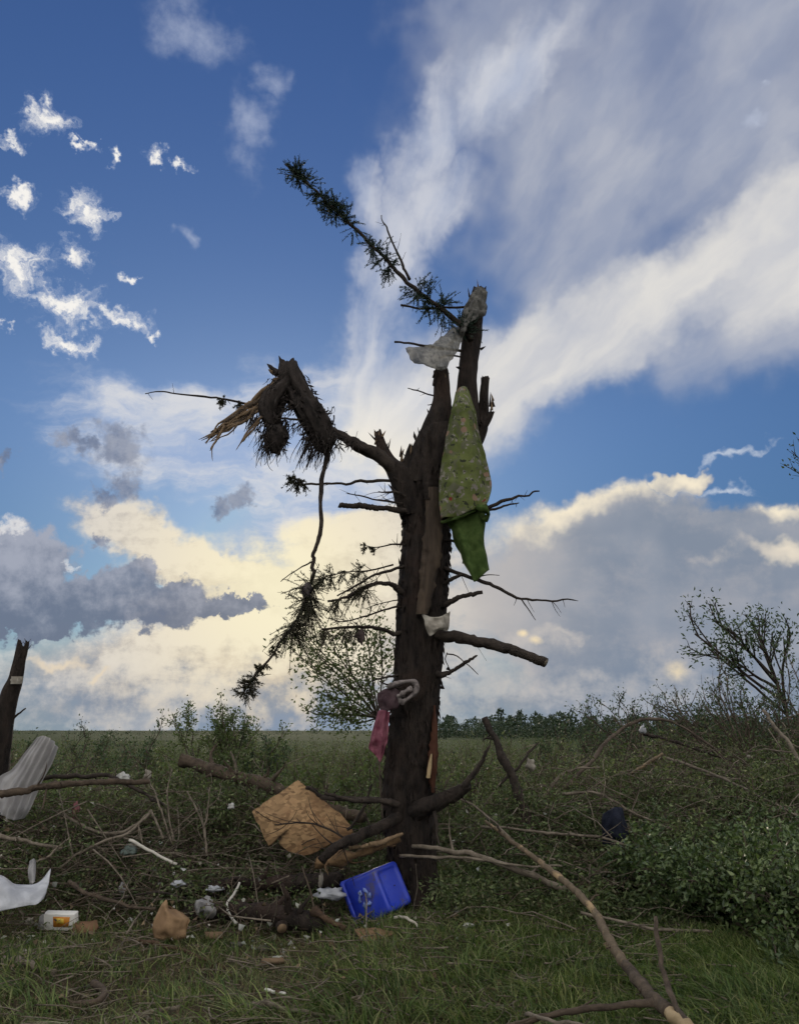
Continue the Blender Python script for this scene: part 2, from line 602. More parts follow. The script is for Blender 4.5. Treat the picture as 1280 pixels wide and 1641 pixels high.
def wood_mat(name, c1, c2, scale=9.0, stretch=(1, 1, 1), rough=0.9, bd=0.012, c3_=None, spec=0.2, c3s=1.7):
    m_, t, b, _ = material(name)
    p = t.v('MULTIPLY', coords(t), stretch)
    n1 = t.noise(p, scale, 6, 0.65)
    n2 = t.noise(p, scale * 4.3, 4, 0.6)
    f = t.smooth(t.m('MULTIPLY_ADD', n2, 0.4, n1), 0.45, 0.95)
    c = t.mix(f, c1, c2)
    if c3_ is not None:
        n3 = t.noise(coords(t), c3s, 4, 0.62)
        c = t.mix(t.smooth(n3, 0.52, 0.68), c, c3_)
    t.put(b.inputs['Base Color'], c)
    b.inputs['Roughness'].default_value = rough
    b.inputs['Specular IOR Level'].default_value = spec
    bump(t, b, t.m('MULTIPLY_ADD', n2, 0.4, n1), 0.9, bd)
    return m_


def leaf_mat(name, cols, transl=0.3, rough=0.55, spec=0.3):
    m_, t, b, out = material(name)
    rnd = t.node('ShaderNodeNewGeometry').outputs['Random Per Island']
    r = t.node('ShaderNodeValToRGB')
    e = r.color_ramp.elements
    while len(e) < len(cols):
        e.new(0.5)
    for i, cc in enumerate(cols):
        e[i].position = i / (len(cols) - 1)
        e[i].color = (*cc, 1)
    t.put(r.inputs[0], rnd)
    p = coords(t)
    big = t.noise(p, 1.6, 3, 0.5)
    c = t.mix(t.smooth(big, 0.3, 0.7), t.mix(1.0, r.outputs[0], (0.7, 0.78, 0.75), 'MULTIPLY'), r.outputs[0])
    t.put(b.inputs['Base Color'], c)
    b.inputs['Roughness'].default_value = rough
    b.inputs['Specular IOR Level'].default_value = spec
    tr = t.node('ShaderNodeBsdfTranslucent')
    t.put(tr.inputs[0], t.mix(1.0, c, (1.25, 1.35, 0.8), 'MULTIPLY'))
    mx = t.node('ShaderNodeMixShader')
    mx.inputs[0].default_value = transl
    t.t.links.new(b.outputs[0], mx.inputs[1])
    t.t.links.new(tr.outputs[0], mx.inputs[2])
    t.t.links.new(mx.outputs[0], out.inputs['Surface'])
    return m_


def cloth_mat(name, c1, c2, transl=0.0, rough=0.9, scale=6.0, alpha=1.0, bd=0.006):
    m_, t, b, out = material(name)
    p = coords(t)
    n1 = t.noise(p, scale, 5, 0.6, 0.4)
    c = t.mix(t.smooth(n1, 0.35, 0.68), c1, c2)
    t.put(b.inputs['Base Color'], c)
    b.inputs['Roughness'].default_value = rough
    b.inputs['Specular IOR Level'].default_value = 0.35 if rough < 0.6 else 0.15
    bump(t, b, t.noise(p, scale * 5, 4, 0.6, 1.0), 0.7, bd)
    sh = b.outputs[0]
    if transl:
        tr = t.node('ShaderNodeBsdfTranslucent')
        t.put(tr.inputs[0], c)
        mx = t.node('ShaderNodeMixShader')
        mx.inputs[0].default_value = transl
        t.t.links.new(sh, mx.inputs[1])
        t.t.links.new(tr.outputs[0], mx.inputs[2])
        sh = mx.outputs[0]
    if alpha < 1.0:
        tp = t.node('ShaderNodeBsdfTransparent')
        mx = t.node('ShaderNodeMixShader')
        mx.inputs[0].default_value = alpha
        t.t.links.new(tp.outputs[0], mx.inputs[1])
        t.t.links.new(sh, mx.inputs[2])
        sh = mx.outputs[0]
    t.t.links.new(sh, out.inputs['Surface'])
    return m_


def plain_mat(name, c, rough=0.6, spec=0.3, var=0.25, scale=8.0):
    m_, t, b, _ = material(name)
    n1 = t.noise(coords(t), scale, 4, 0.6)
    t.put(b.inputs['Base Color'], t.mix(n1, tuple(q * (1 - var) for q in c), tuple(min(1, q * (1 + var)) for q in c)))
    b.inputs['Roughness'].default_value = rough
    b.inputs['Specular IOR Level'].default_value = spec
    return m_


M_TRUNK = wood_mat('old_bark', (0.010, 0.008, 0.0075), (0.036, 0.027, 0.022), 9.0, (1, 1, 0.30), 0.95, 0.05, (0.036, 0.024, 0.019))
M_SPLIT = wood_mat('split_wood', (0.099, 0.065, 0.040), (0.223, 0.155, 0.093), 9.0, (1, 1, 0.15), 0.9, 0.008)
M_LIMB = wood_mat('limb_bark', (0.018, 0.014, 0.013), (0.051, 0.040, 0.032), 12.0, (1, 1, 1), 0.95, 0.008)
M_GREYW = wood_mat('weathered_branch', (0.072, 0.058, 0.044), (0.204, 0.170, 0.132), 10.0, (1, 1, 1), 0.92, 0.008)
M_BROWNW = wood_mat('brown_branch', (0.036, 0.027, 0.021), (0.100, 0.074, 0.053), 10.0, (1, 1, 1), 0.92, 0.008)
M_PALE = wood_mat('barkless_branch', (0.240, 0.176, 0.096), (0.400, 0.296, 0.168), 6.0, (1, 1, 1), 0.75, 0.003)
M_MIXW = wood_mat('half_stripped_branch', (0.085, 0.064, 0.043), (0.145, 0.111, 0.076), 9.0, (1, 1, 1), 0.85, 0.006, (0.357, 0.255, 0.145), c3s=6.0)
M_SHAG = wood_mat('shaggy_bark', (0.014, 0.012, 0.011), (0.049, 0.039, 0.035), 14.0, (1, 1, 0.4), 0.95, 0.02)
M_FIBRE = plain_mat('bark_fibre', (0.030, 0.025, 0.023), 0.95, 0.1, 0.4)
M_TWIG = wood_mat('dead_twig', (0.040, 0.030, 0.024), (0.120, 0.094, 0.072), 5.0, (1, 1, 1), 0.92, 0.003)
M_NEEDLE = leaf_mat('spruce_needle', [(0.016, 0.029, 0.020), (0.036, 0.056, 0.036), (0.025, 0.045, 0.036)], 0.12)
M_DEADN = leaf_mat('withered_needle', [(0.032, 0.027, 0.018), (0.060, 0.048, 0.029), (0.040, 0.048, 0.024)], 0.2)
M_LEAF = leaf_mat('bush_leaf', [(0.029, 0.050, 0.017), (0.084, 0.126, 0.038), (0.144, 0.186, 0.066), (0.060, 0.090, 0.041), (0.204, 0.240, 0.102)], 0.26, 0.42, 0.45)  # brightest tone puts lit leaf highlights into the colour
M_LEAF2 = leaf_mat('brush_leaf', [(0.036, 0.052, 0.018), (0.085, 0.114, 0.039), (0.127, 0.163, 0.062), (0.066, 0.091, 0.039), (0.133, 0.120, 0.068), (0.242, 0.280, 0.124)], 0.3)  # last, brightest tone likewise imitates leaves catching light
M_LEAF3 = leaf_mat('sapling_leaf', [(0.063, 0.089, 0.033), (0.120, 0.152, 0.057), (0.095, 0.113, 0.051)], 0.35)
M_LEAFD = leaf_mat('tree_leaf', [(0.034, 0.060, 0.027), (0.070, 0.106, 0.044), (0.054, 0.077, 0.046)], 0.22)
M_FAR = leaf_mat('far_leaf', [(0.033, 0.051, 0.029), (0.055, 0.077, 0.042), (0.044, 0.062, 0.040)], 0.15)
M_GRASS = leaf_mat('grass_blade', [(0.031, 0.052, 0.016), (0.075, 0.117, 0.031), (0.137, 0.182, 0.052), (0.056, 0.086, 0.026), (0.250, 0.280, 0.098), (0.262, 0.234, 0.124)], 0.3)
M_LONG = leaf_mat('long_grass', [(0.036, 0.062, 0.018), (0.089, 0.140, 0.037), (0.154, 0.206, 0.057), (0.065, 0.103, 0.030), (0.261, 0.294, 0.106), (0.214, 0.206, 0.100)], 0.32)
M_WEED = leaf_mat('field_weed', [(0.059, 0.077, 0.030), (0.101, 0.125, 0.048), (0.137, 0.150, 0.065), (0.083, 0.115, 0.045), (0.154, 0.144, 0.081)], 0.3)
M_STRAW = leaf_mat('dead_straw', [(0.115, 0.086, 0.052), (0.196, 0.155, 0.092), (0.081, 0.060, 0.040)], 0.15, 0.9, 0.1)
# ------------------------------------------------------------------ ground
def axis_steps(parts):
    out = []
    for a, b, n, geo in parts:
        s = np.geomspace(a, b, n, endpoint=False) if geo else np.linspace(a, b, n, endpoint=False)
        out.append(s)
    return np.concatenate(out)


ys = np.concatenate([np.linspace(-40, 3, 12, endpoint=False), np.linspace(3, 20, 110, endpoint=False), np.geomspace(20, 9000, 60)])
xp = np.concatenate([np.linspace(0, 9, 60, endpoint=False), np.geomspace(9, 6000, 40)])
xs = np.concatenate([-xp[:0:-1], xp])
gv = np.array([[x, y, ground_z(x, y) + (0.018 * mnoise.noise((x * 3.1, y * 3.1, 0)) if 2 < y < 22 and abs(x) < 12 else 0)] for y in ys for x in xs])
nx = len(xs)
ii, jj = np.meshgrid(np.arange(len(ys) - 1), np.arange(nx - 1), indexing='ij')
b0 = (ii * nx + jj).ravel()
gq = np.stack([b0, b0 + 1, b0 + 1 + nx, b0 + nx], -1)
m_, t, b, _ = material('ground_soil_and_field')
pos = coords(t)
gx = t.sep(pos)
n1 = t.noise(pos, 1.7, 6, 0.62)
n2 = t.noise(pos, 23.0, 5, 0.65)
near = t.mix(t.smooth(t.m('MULTIPLY_ADD', n2, 0.5, n1), 0.5, 0.95), (0.026, 0.021, 0.014), (0.085, 0.066, 0.042))
near = t.mix(t.smooth(t.noise(pos, 0.8, 4, 0.6), 0.45, 0.62, 0.0, 0.7), near, (0.040, 0.055, 0.018))
rows = t.noise(t.v('MULTIPLY', pos, (0.02, 0.09, 1)), 1.0, 4, 0.6)
far = t.mix(t.smooth(rows, 0.35, 0.65), (0.020, 0.036, 0.012), (0.034, 0.052, 0.019))
far = t.mix(t.smooth(t.noise(pos, 0.35, 5, 0.7), 0.4, 0.7, 0.0, 0.6), far, (0.030, 0.035, 0.016))
c = t.mix(t.smooth(t.m('MULTIPLY_ADD', n1, 8.0, gx[1]), 15.0, 30.0), near, far)
t.put(b.inputs['Base Color'], c)
b.inputs['Roughness'].default_value = 1.0
b.inputs['Specular IOR Level'].default_value = 0.05
bump(t, b, t.m('MULTIPLY_ADD', n2, 0.5, n1), 1.0, 0.05)
new_obj('ground', MB().add(gv, gq).mesh('ground'), m_, kind='structure')


# ------------------------------------------------------------------ growing things
def grow(rs, base, d, L, r, depth, out, tips, spread=0.7, up=0.08, nseg=6, kids=(3, 5), shrink=0.62, wob=0.16, tmin=0.3):
    p = np.array(base, dtype=float)
    dc = unit(np.array(d, dtype=float))
    pts = [p.copy()]
    for _ in range(nseg):
        dc = unit(dc + rs.standard_normal(3) * wob + np.array([0, 0, up]))
        p = p + dc * L / nseg
        pts.append(p.copy())
    pts = np.array(pts)
    out.append((pts, r, r * (0.55 if depth else 0.3)))
    if depth == 0:
        tips.append(pts)
        return
    k = rs.integers(kids[0], kids[1] + 1)
    for q in range(k):
        tt = tmin + (1 - tmin) * (q + rs.uniform(0.2, 1.0)) / k
        s = min(tt, 1.0) * nseg
        i = min(int(s), nseg - 1)
        bp = pts[i] + (pts[i + 1] - pts[i]) * (s - i)
        dd = unit(pts[i + 1] - pts[i])
        perp = unit(np.cross(dd, rs.standard_normal(3)))
        nd = dd * math.cos(spread) + perp * math.sin(spread) * rs.uniform(0.6, 1.3)
        grow(rs, bp, nd, L * shrink * rs.uniform(0.7, 1.2) * (1.15 - 0.4 * tt), r * 0.55, depth - 1, out, tips, spread, up, nseg, kids, shrink, wob, tmin * 0.6)
    tips.append(pts[len(pts) // 2:])


def stems_mb(out, sides=5, r_min=0.0018):
    mb = MB()
    n = len(out[0][0])
    P = np.stack([o[0] for o in out])
    R = np.stack([np.linspace(max(o[1], r_min), max(o[2], r_min * 0.8), n) for o in out])
    tubes(mb, P, R, sides)
    return mb


def leaf_on(mb, tips, per, L, Wd, rs, spread=0.8, jitter=0.02, droop=0.25):
    C, D = [], []
    for pts in tips:
        n = len(pts)
        k = max(1, int(per * rs.uniform(0.6, 1.4)))
        s = rs.uniform(0.15, 1.0, k) * (n - 1)
        i = np.minimum(s.astype(int), n - 2)
        f = (s - i)[:, None]
        C.append(pts[i] * (1 - f) + pts[i + 1] * f + rs.standard_normal((k, 3)) * jitter)
        D.append(unit(pts[i + 1] - pts[i]) + rs.standard_normal((k, 3)) * spread)
    C = np.concatenate(C)
    D = np.concatenate(D)
    n = len(C)
    leaves(mb, C, D, L * rs.uniform(0.6, 1.25, n), Wd * rs.uniform(0.6, 1.25, n), rs, droop)


def shrub(name, label, cat, base, dirs, L, r, depth, per, lL, lW, mat, seed, group=None, spread=0.7, up=0.08, kids=(3, 5), shrink=0.62,
          wood=None, stem_name='stems', leaf_name='foliage', jitter=0.02, droop=0.25, wob=0.16, tmin=0.3):
    rs = np.random.default_rng(seed)
    out, tips = [], []
    for q in dirs:
        if len(q) == 2:
            bs, d = q
            bs = Vector(base) + Vector(bs)
        else:
            bs, d = base, q
        grow(rs, bs, d, L * rs.uniform(0.85, 1.15), r * rs.uniform(0.8, 1.1), depth, out, tips, spread, up, 6, kids, shrink, wob, tmin)
    root = thing(name, label, cat, base, group)
    part(stem_name, stems_mb(out), wood or M_TWIG, root)
    mb = MB()
    leaf_on(mb, tips, per, lL, lW, rs, jitter=jitter, droop=droop)
    part(leaf_name, mb, mat, root, kind='stuff', smooth=False)
    return root


def fan(n, rs, tilt=0.7, zc=1.0, rad=0.0):
    """n stems leaving the ground in all directions"""
    o = []
    for k in range(n):
        a = 2 * math.pi * (k + rs.uniform(0, 0.8)) / n
        d = (math.cos(a) * tilt * rs.uniform(0.3, 1), math.sin(a) * tilt * rs.uniform(0.3, 1), zc)
        o.append(((math.cos(a) * rad * rs.uniform(0.2, 1), math.sin(a) * rad * rs.uniform(0.2, 1), 0), d))
    return o


# far woodland on the horizon, right of the trunk, and low hedges to the left
def far_mass(name, label, spots, mat, seed):
    rs = np.random.default_rng(seed)
    mb = MB()
    for (px, Y, h, w) in spots:
        p = pt(px, 1170, Y)
        n = int(200)
        th = rs.uniform(0, 2 * math.pi, n)
        q = rs.uniform(0, 1, n) ** 0.6
        zz = rs.uniform(0.05, 1, n)
        prof = np.sqrt(np.clip(1 - (zz * 1.02 - 0.35) ** 2 / 0.46, 0.03, 1))
        C = np.stack([p.x + np.cos(th) * q * prof * w * 0.5, p.y + np.sin(th) * q * prof * w * 0.5, zz * h], -1)
        leaves(mb, C, rs.standard_normal((n, 3)), h * rs.uniform(0.07, 0.17, n), h * rs.uniform(0.05, 0.12, n), rs)
        tubes(mb, [[(p.x, p.y, 0), (p.x, p.y, h * 0.7)]], [[h * 0.03, h * 0.015]], 4)
    new_obj(name, mb.mesh(name, smooth=False), mat, kind='stuff', label=label, cat='woodland')


rs = np.random.default_rng(5)
spots = []
for x in np.arange(700, 1330, 4.5):
    Y = rs.uniform(150, 230)
    spots.append((x + rs.uniform(-5, 5), Y, rs.uniform(2.2, 4.6) * (1.25 if 800 < x < 920 else 1.0) * Y / 170, rs.uniform(3, 5)))
far_mass('far_woodland', 'dark line of distant trees along the horizon right of the trunk', spots, M_FAR, 21)
spots = []
for x in np.arange(-60, 620, 11):
    Y = rs.uniform(300, 420)
    spots.append((x + rs.uniform(-8, 8), Y, rs.uniform(1.2, 2.2), rs.uniform(4, 9)))
far_mass('far_hedge', 'thin low hedge line along the horizon left of the trunk', spots, M_FAR, 22)


# ------------------------------------------------------------------ grass and weeds (uncountable)
def scatter(n, rs, y0, y1, margin=0.6, power=1.0):
    y = y0 + (y1 - y0) * rs.uniform(0, 1, n) ** power
    x = rs.uniform(-1, 1, n) * (0.53 * y + margin + 1.2)
    return x, y


def gz_np(x, y):
    k = 1.0 / (1.0 + (np.maximum(y, 0.0) / 60.0) ** 2)
    return k * (0.05 * np.sin(x * 1.3 + 0.6) * np.sin(y * 0.9 + 1.1) + 0.03 * np.sin(x * 2.9 - y * 1.7))


def patch(x, y, f, s=0.0):
    return 0.5 + 0.25 * (np.sin(x * f + 1.3 + s) + np.sin(y * f * 1.1 + 0.4 - s) * np.cos(x * f * 0.63 + s) + 0.6 * np.sin((x - y) * f * 1.9 + s))


rs = np.random.default_rng(31)
x, y = scatter(125000, rs, 3.8, 9.2)
pch = patch(x, y, 2.3)
# bare littered strip on the left beside the debris, thick turf to the right
dens = 0.30 + 0.55 * np.clip((x + 0.6) / 1.6, 0, 1) + 0.25 * (pch - 0.5) - 0.35 * np.clip((y - 6.9) / 1.2, 0, 1) * (x < 0.4)
keep = rs.uniform(0, 1, len(x)) < dens
x, y, pch = x[keep], y[keep], pch[keep]
n = len(x)
h = rs.uniform(0.04, 0.14, n) * (0.5 + 1.0 * patch(x, y, 5.1, 1.0))
lean = np.stack([rs.normal(0.0, 0.08, n) - 0.02, rs.normal(-0.02, 0.08, n), np.zeros(n)], -1)
mb = MB()
blades(mb, np.stack([x, y, gz_np(x, y) - 0.005], -1), h, lean, rs.uniform(0.007, 0.015, n), rs)
new_obj('grass', mb.mesh('grass', smooth=False), M_GRASS, kind='stuff', label='short green turf with straw in the foreground', cat='grass')

# long combed grass, front right
x, y = scatter(52000, rs, 3.8, 7.6)
pch = patch(x, y, 1.7, 0.7)
dens = np.clip((x - 0.3 + 1.2 * (pch - 0.5)) / 1.4, 0, 1) * 0.8 * np.clip((7.3 - y) / 0.9, 0, 1) + 0.10 * (pch > 0.62)
keep = rs.uniform(0, 1, len(x)) < dens
x, y, pch = x[keep], y[keep], pch[keep]
n = len(x)
h = rs.uniform(0.08, 0.21, n) * (0.45 + 0.9 * pch)
sw = patch(x, y, 1.1, 2.0) - 0.5
lean = np.stack([-0.12 - 0.40 * sw + rs.normal(0, 0.09, n), -0.08 + 0.25 * sw + rs.normal(0, 0.09, n), np.zeros(n)], -1)
mb = MB()
blades(mb, np.stack([x, y, gz_np(x, y) - 0.005], -1), h, lean, rs.uniform(0.008, 0.016, n), rs, 4)
new_obj('long_grass', mb.mesh('long_grass', smooth=False), M_LONG, kind='stuff', label='long bent green grass in the right foreground', cat='grass')

# tufts of coarse grass, each leaning its own way
tx, ty = scatter(420, rs, 4.4, 7.8)
kk = rs.uniform(0, 1, 420) < np.clip(0.35 + 0.25 * tx, 0.15, 0.95)
kk &= ~((tx < 0.5) & (ty > 6.1))
tx, ty = tx[kk], ty[kk]
each = 46
x = np.repeat(tx, each) + rs.normal(0, 0.06, len(tx) * each)
y = np.repeat(ty, each) + rs.normal(0, 0.06, len(tx) * each)
n = len(x)
la, lb = rs.normal(-0.05, 0.10, len(tx)), rs.normal(-0.04, 0.10, len(tx))
lean = np.stack([np.repeat(la, each) + rs.normal(0, 0.07, n), np.repeat(lb, each) + rs.normal(0, 0.07, n), np.zeros(n)], -1)
mb = MB()
blades(mb, np.stack([x, y, gz_np(x, y) - 0.005], -1), np.repeat(rs.uniform(0.08, 0.19, len(tx)), each) * rs.uniform(0.6, 1.2, n), lean, rs.uniform(0.008, 0.016, n), rs, 4)
new_obj('grass_tufts', mb.mesh('grass_tufts', smooth=False), M_LONG, kind='stuff', label='coarse grass tufts scattered over the turf', cat='grass')

# dead straw and fine litter, front left and under the debris
x, y = scatter(42000, rs, 4.4, 9.0)
dens = 0.75 - 0.55 * np.clip((x + 0.8) / 2.2, 0, 1)
keep = rs.uniform(0, 1, len(x)) < dens
x, y = x[keep], y[keep]
n = len(x)
a = rs.uniform(0, 2 * math.pi, n)
Ls = rs.uniform(0.06, 0.24, n)
lean = np.stack([np.cos(a) * Ls, np.sin(a) * Ls, np.zeros(n)], -1)
mb = MB()
blades(mb, np.stack([x, y, gz_np(x, y) + rs.uniform(0.0, 0.05, n)], -1), rs.uniform(0.01, 0.07, n), lean, rs.uniform(0.003, 0.007, n), rs, 2)
new_obj('straw_litter', mb.mesh('straw_litter', smooth=False), M_STRAW, kind='stuff', label='dead straw and fine litter lying in the turf at left', cat='litter')

# weeds and rough grass behind the debris, out into the field
x, y = scatter(70000, rs, 8.6, 130.0, 1.0, 2.4)
n = len(x)
pch = patch(x, y, 0.7)
h = rs.uniform(0.10, 0.36, n) * (0.6 + 0.8 * pch) * np.where(y > 16, 0.75, 1.0)
lean = np.stack([rs.normal(0, 0.10, n), rs.normal(0, 0.10, n), np.zeros(n)], -1)
mb = MB()
blades(mb, np.stack([x, y, gz_np(x, y) - 0.01], -1), h, lean, rs.uniform(0.006, 0.014, n) * (1 + y / 25), rs, 3)
new_obj('field_weeds', mb.mesh('field_weeds', smooth=False), M_WEED, kind='stuff', label='rough weeds and grass running back into the green field', cat='weeds')

# ------------------------------------------------------------------ the tangle of broken brush (uncountable twigs and leaves)
def pile_h(x, y):
    """height of the brush heap"""
    h = 0.0
    for (cx, cy, sx, sy, hh) in PILES:
        h = np.maximum(h, hh * np.exp(-((x - cx) / sx) ** 2 - ((y - cy) / sy) ** 2))
    return h


PILES = [(-3.4, 9.2, 1.7, 1.4, 1.0), (-1.7, 9.6, 1.6, 1.4, 0.98), (-0.4, 9.8, 1.3, 1.2, 0.75), (-2.6, 8.0, 1.7, 0.8, 0.55), (-4.6, 10.5, 2.0, 1.6, 1.0), (-0.9, 8.3, 1.1, 0.6, 0.5), (-1.7, 7.55, 1.3, 0.3, 0.28), (-0.75, 7.7, 0.5, 0.35, 0.22), (-3.2, 7.4, 0.9, 0.35, 0.25), (-1.3, 7.2, 0.8, 0.25, 0.30),
         (1.4, 9.4, 1.2, 1.3, 0.95), (2.8, 9.6, 1.5, 1.5, 1.1), (4.4, 10.2, 2.0, 1.8, 1.2), (1.5, 8.2, 1.0, 0.7, 0.5), (6.0, 12.0, 2.5, 2.5, 1.65), (4.6, 12.5, 2.2, 2.0, 1.6),
         (2.6, 12.5, 2.4, 1.8, 1.15), (-2.8, 12.5, 3.0, 2.0, 0.8), (0.3, 12.0, 2.0, 1.5, 0.65)]


def brush_points(n, rs, fill=0.25):
    P = []
    tot = 0
    while tot < n:
        x, y = scatter(n * 2, rs, 7.0, 14.5, 0.8)
        h = pile_h(x, y)
        k = rs.uniform(0, 1, len(x)) < np.clip(h / 0.8, 0, 1)
        x, y, h = x[k], y[k], h[k]
        z = gz_np(x, y) + h * (fill + (1 - fill) * rs.uniform(0, 1, len(x)) ** 0.6) * rs.uniform(0.5, 1.12, len(x))
        P.append(np.stack([x, y, z], -1))
        tot += len(x)
    return np.concatenate(P)[:n]


def twig_mass(name, label, n, rs, Lr, rr, mat, flat=0.35):
    C = brush_points(n, rs)
    D = rs.standard_normal((n, 3)) * np.array([1, 0.8, flat])
    D = unit(D)
    L = rs.uniform(*Lr, n)[:, None]
    bend = unit(np.cross(D, rs.standard_normal((n, 3)))) * L * rs.uniform(0.02, 0.16, n)[:, None]
    ts = np.linspace(-0.5, 0.5, 6)
    P = np.stack([C + D * L * t + bend * (1 - 4 * t * t) + rs.standard_normal((n, 3)) * 0.012 for t in ts], 1)
    P[:, :, 2] = np.maximum(P[:, :, 2], 0.01 + gz_np(P[:, :, 0], P[:, :, 1]))
    r0 = rs.uniform(*rr, n)[:, None]
    mb = MB()
    tubes(mb, P, r0 * np.linspace(1, 0.45, 6)[None, :], 5)
    new_obj(name, mb.mesh(name), mat, kind='stuff', label=label, cat='twigs')


rs = np.random.default_rng(47)
twig_mass('brown_twig_tangle', 'tangle of thin brown twigs heaped across the middle ground', 7500, rs, (0.2, 1.0), (0.002, 0.0065), M_BROWNW)
twig_mass('grey_twig_tangle', 'pale grey broken twigs scattered through the brush heap', 3600, rs, (0.2, 1.3), (0.0025, 0.009), M_GREYW)
C = brush_points(2600, rs, 0.85)
C = C[C[:, 0] > 0.9][:420]
n = len(C)
D = unit(rs.standard_normal((n, 3)) * np.array([1, 0.7, 0.35]))
L = rs.uniform(0.5, 1.6, n)[:, None]
P = np.stack([C + D * L * t_ + np.array([0, 0, 0.16]) * L * (1 - 4 * t_ * t_) + rs.standard_normal((n, 3)) * 0.010 for t_ in np.linspace(-0.5, 0.5, 8)], 1)
mb = MB()
tubes(mb, P, rs.uniform(0.003, 0.0075, n)[:, None] * np.linspace(1, 0.4, 8)[None, :], 5)
new_obj('arching_twigs', mb.mesh('arching_twigs'), M_GREYW, kind='stuff', label='long thin bent twigs springing out of the brush on the right', cat='twigs')
C = brush_points(45000, rs, 0.1)
mb = MB()
n = len(C)
leaves(mb, C, rs.standard_normal((n, 3)), rs.uniform(0.022, 0.06, n), rs.uniform(0.010, 0.026, n), rs, 0.3)
C = brush_points(2900, rs, 0.6)
C = C[(C[:, 0] > 0.3) | (C[:, 1] > 9.0) | (rs.uniform(0, 1, len(C)) < 0.22)]
clusters(mb, C, (0.10, 0.30), 75, 0.05, 0.022, rs)
new_obj('brush_foliage', mb.mesh('brush_foliage', smooth=False), M_LEAF2, kind='stuff', label='wilting leaves caught all through the brush heap', cat='leaves')
# leafy weeds along the edge of the turf, both sides of the trunk foot
mb = MB()
x = np.concatenate([rs.uniform(0.35, 2.6, 300), rs.uniform(-4.2, 0.0, 50)])
y = np.concatenate([rs.uniform(7.2, 8.6, 300), rs.uniform(7.5, 8.8, 50)])
C = np.stack([x, y, gz_np(x, y) + rs.uniform(0.02, 0.24, len(x))], -1)
clusters(mb, C, (0.08, 0.22), 48, 0.05, 0.018, rs, 0.6)
new_obj('turf_edge_weeds', mb.mesh('turf_edge_weeds', smooth=False), M_LEAF2, kind='stuff', label='low leafy weeds along the back edge of the turf', cat='weeds')

# wild saplings and tall weeds standing all over the ground behind (uncountable)
rs = np.random.default_rng(53)
out, tips = [], []
x, y = scatter(1250, rs, 9.6, 42.0, 1.0, 1.5)
for k in range(len(x)):
    h = rs.uniform(0.45, 1.2) * (1.0 + 0.35 * min(max(x[k] / (0.5 * y[k]), 0), 1))
    b0 = np.array([x[k], y[k], ground_z(x[k], y[k])])
    for q in range(rs.integers(2, 4)):
        grow(rs, b0, (rs.normal(0, .28), rs.normal(0, .28), 1), h * rs.uniform(.7, 1.1), 0.006, 1, out, tips, 0.5, 0.05, 6, (4, 7), 0.42, 0.1, 0.25)
mbs = stems_mb(out, 4, 0.0025)
new_obj('sapling_stems', mbs.mesh('sapling_stems'), M_TWIG, kind='stuff', label='thin stems of countless weedy saplings behind the brush heap', cat='stems')
mb = MB()
leaf_on(mb, tips, 7, 0.06, 0.028, rs, jitter=0.06)
new_obj('sapling_leaves', mb.mesh('sapling_leaves', smooth=False), M_WEED, kind='stuff', label='small olive leaves of countless weedy saplings behind the brush heap', cat='leaves')

# scraps of every kind blown into the debris, too many and small to count
def scraps(name, label, n, mat, seed, region, Lr, lift):
    rs = np.random.default_rng(seed)
    x = rs.uniform(region[0], region[1], n)
    y = rs.uniform(region[2], region[3], n)
    z = gz_np(x, y) + np.maximum(pile_h(x, y) * rs.uniform(0.3, 1.05, n), lift * rs.uniform(0.5, 1.5, n))
    D = rs.standard_normal((n, 3)) * np.array([1, 1, 0.5])
    mb = MB()
    L = rs.uniform(*Lr, n)
    leaves(mb, np.stack([x, y, z], -1), D, L, L * rs.uniform(0.4, 1.0, n), rs, 0, 0.35)
    new_obj(name, mb.mesh(name, smooth=False), mat, kind='stuff', label=label, cat='litter')


scraps('pale_litter', 'small pale scraps of paper and foam strewn through the debris', 330, leaf_mat('pale_scrap', [(0.20, 0.19, 0.17), (0.45, 0.44, 0.42), (0.30, 0.26, 0.20), (0.55, 0.54, 0.52)], 0.1, 0.8), 71, (-4.6, 1.0, 6.6, 9.6), (0.02, 0.07), 0.05)
scraps('wood_litter', 'small torn chips of wood and bark strewn over turf and debris', 900, leaf_mat('wood_chip', [(0.06, 0.042, 0.028), (0.15, 0.10, 0.062), (0.23, 0.165, 0.10), (0.09, 0.065, 0.045)], 0.0, 0.9), 72, (-4.6, 3.2, 5.2, 9.2), (0.02, 0.06), 0.03)
scraps('sparse_litter', 'few pale specks of litter on the brush right of the trunk', 70, leaf_mat('pale_speck', [(0.30, 0.29, 0.26), (0.50, 0.49, 0.46)], 0.1, 0.8), 73, (0.6, 5.0, 7.6, 11.5), (0.02, 0.06), 0.05)
rs = np.random.default_rng(74)
n = 1300
x, y = scatter(n, rs, 4.4, 7.6)
a = rs.uniform(0, 2 * math.pi, n)
L = rs.uniform(0.08, 0.45, n)
zz = gz_np(x, y) + rs.uniform(0.02, 0.07, n)
dx = np.stack([np.cos(a), np.sin(a), rs.normal(0, 0.08, n)], -1) * L[:, None]
c0_ = np.stack([x, y, zz], -1)
bn = rs.standard_normal((n, 3)) * np.array([1, 1, 0.25]) * L[:, None] * 0.10
P = np.stack([c0_ + dx * (t_ - 0.5) + bn * (1 - 4 * (t_ - .5) ** 2) for t_ in np.linspace(0, 1, 5)], 1)
mb = MB()
tubes(mb, P, rs.uniform(0.0025, 0.007, n)[:, None] * np.linspace(1, 0.5, 5)[None, :], 5)
new_obj('turf_twigs', mb.mesh('turf_twigs'), M_GREYW, kind='stuff', label='short dry twigs lying all over the foreground turf', cat='twigs')
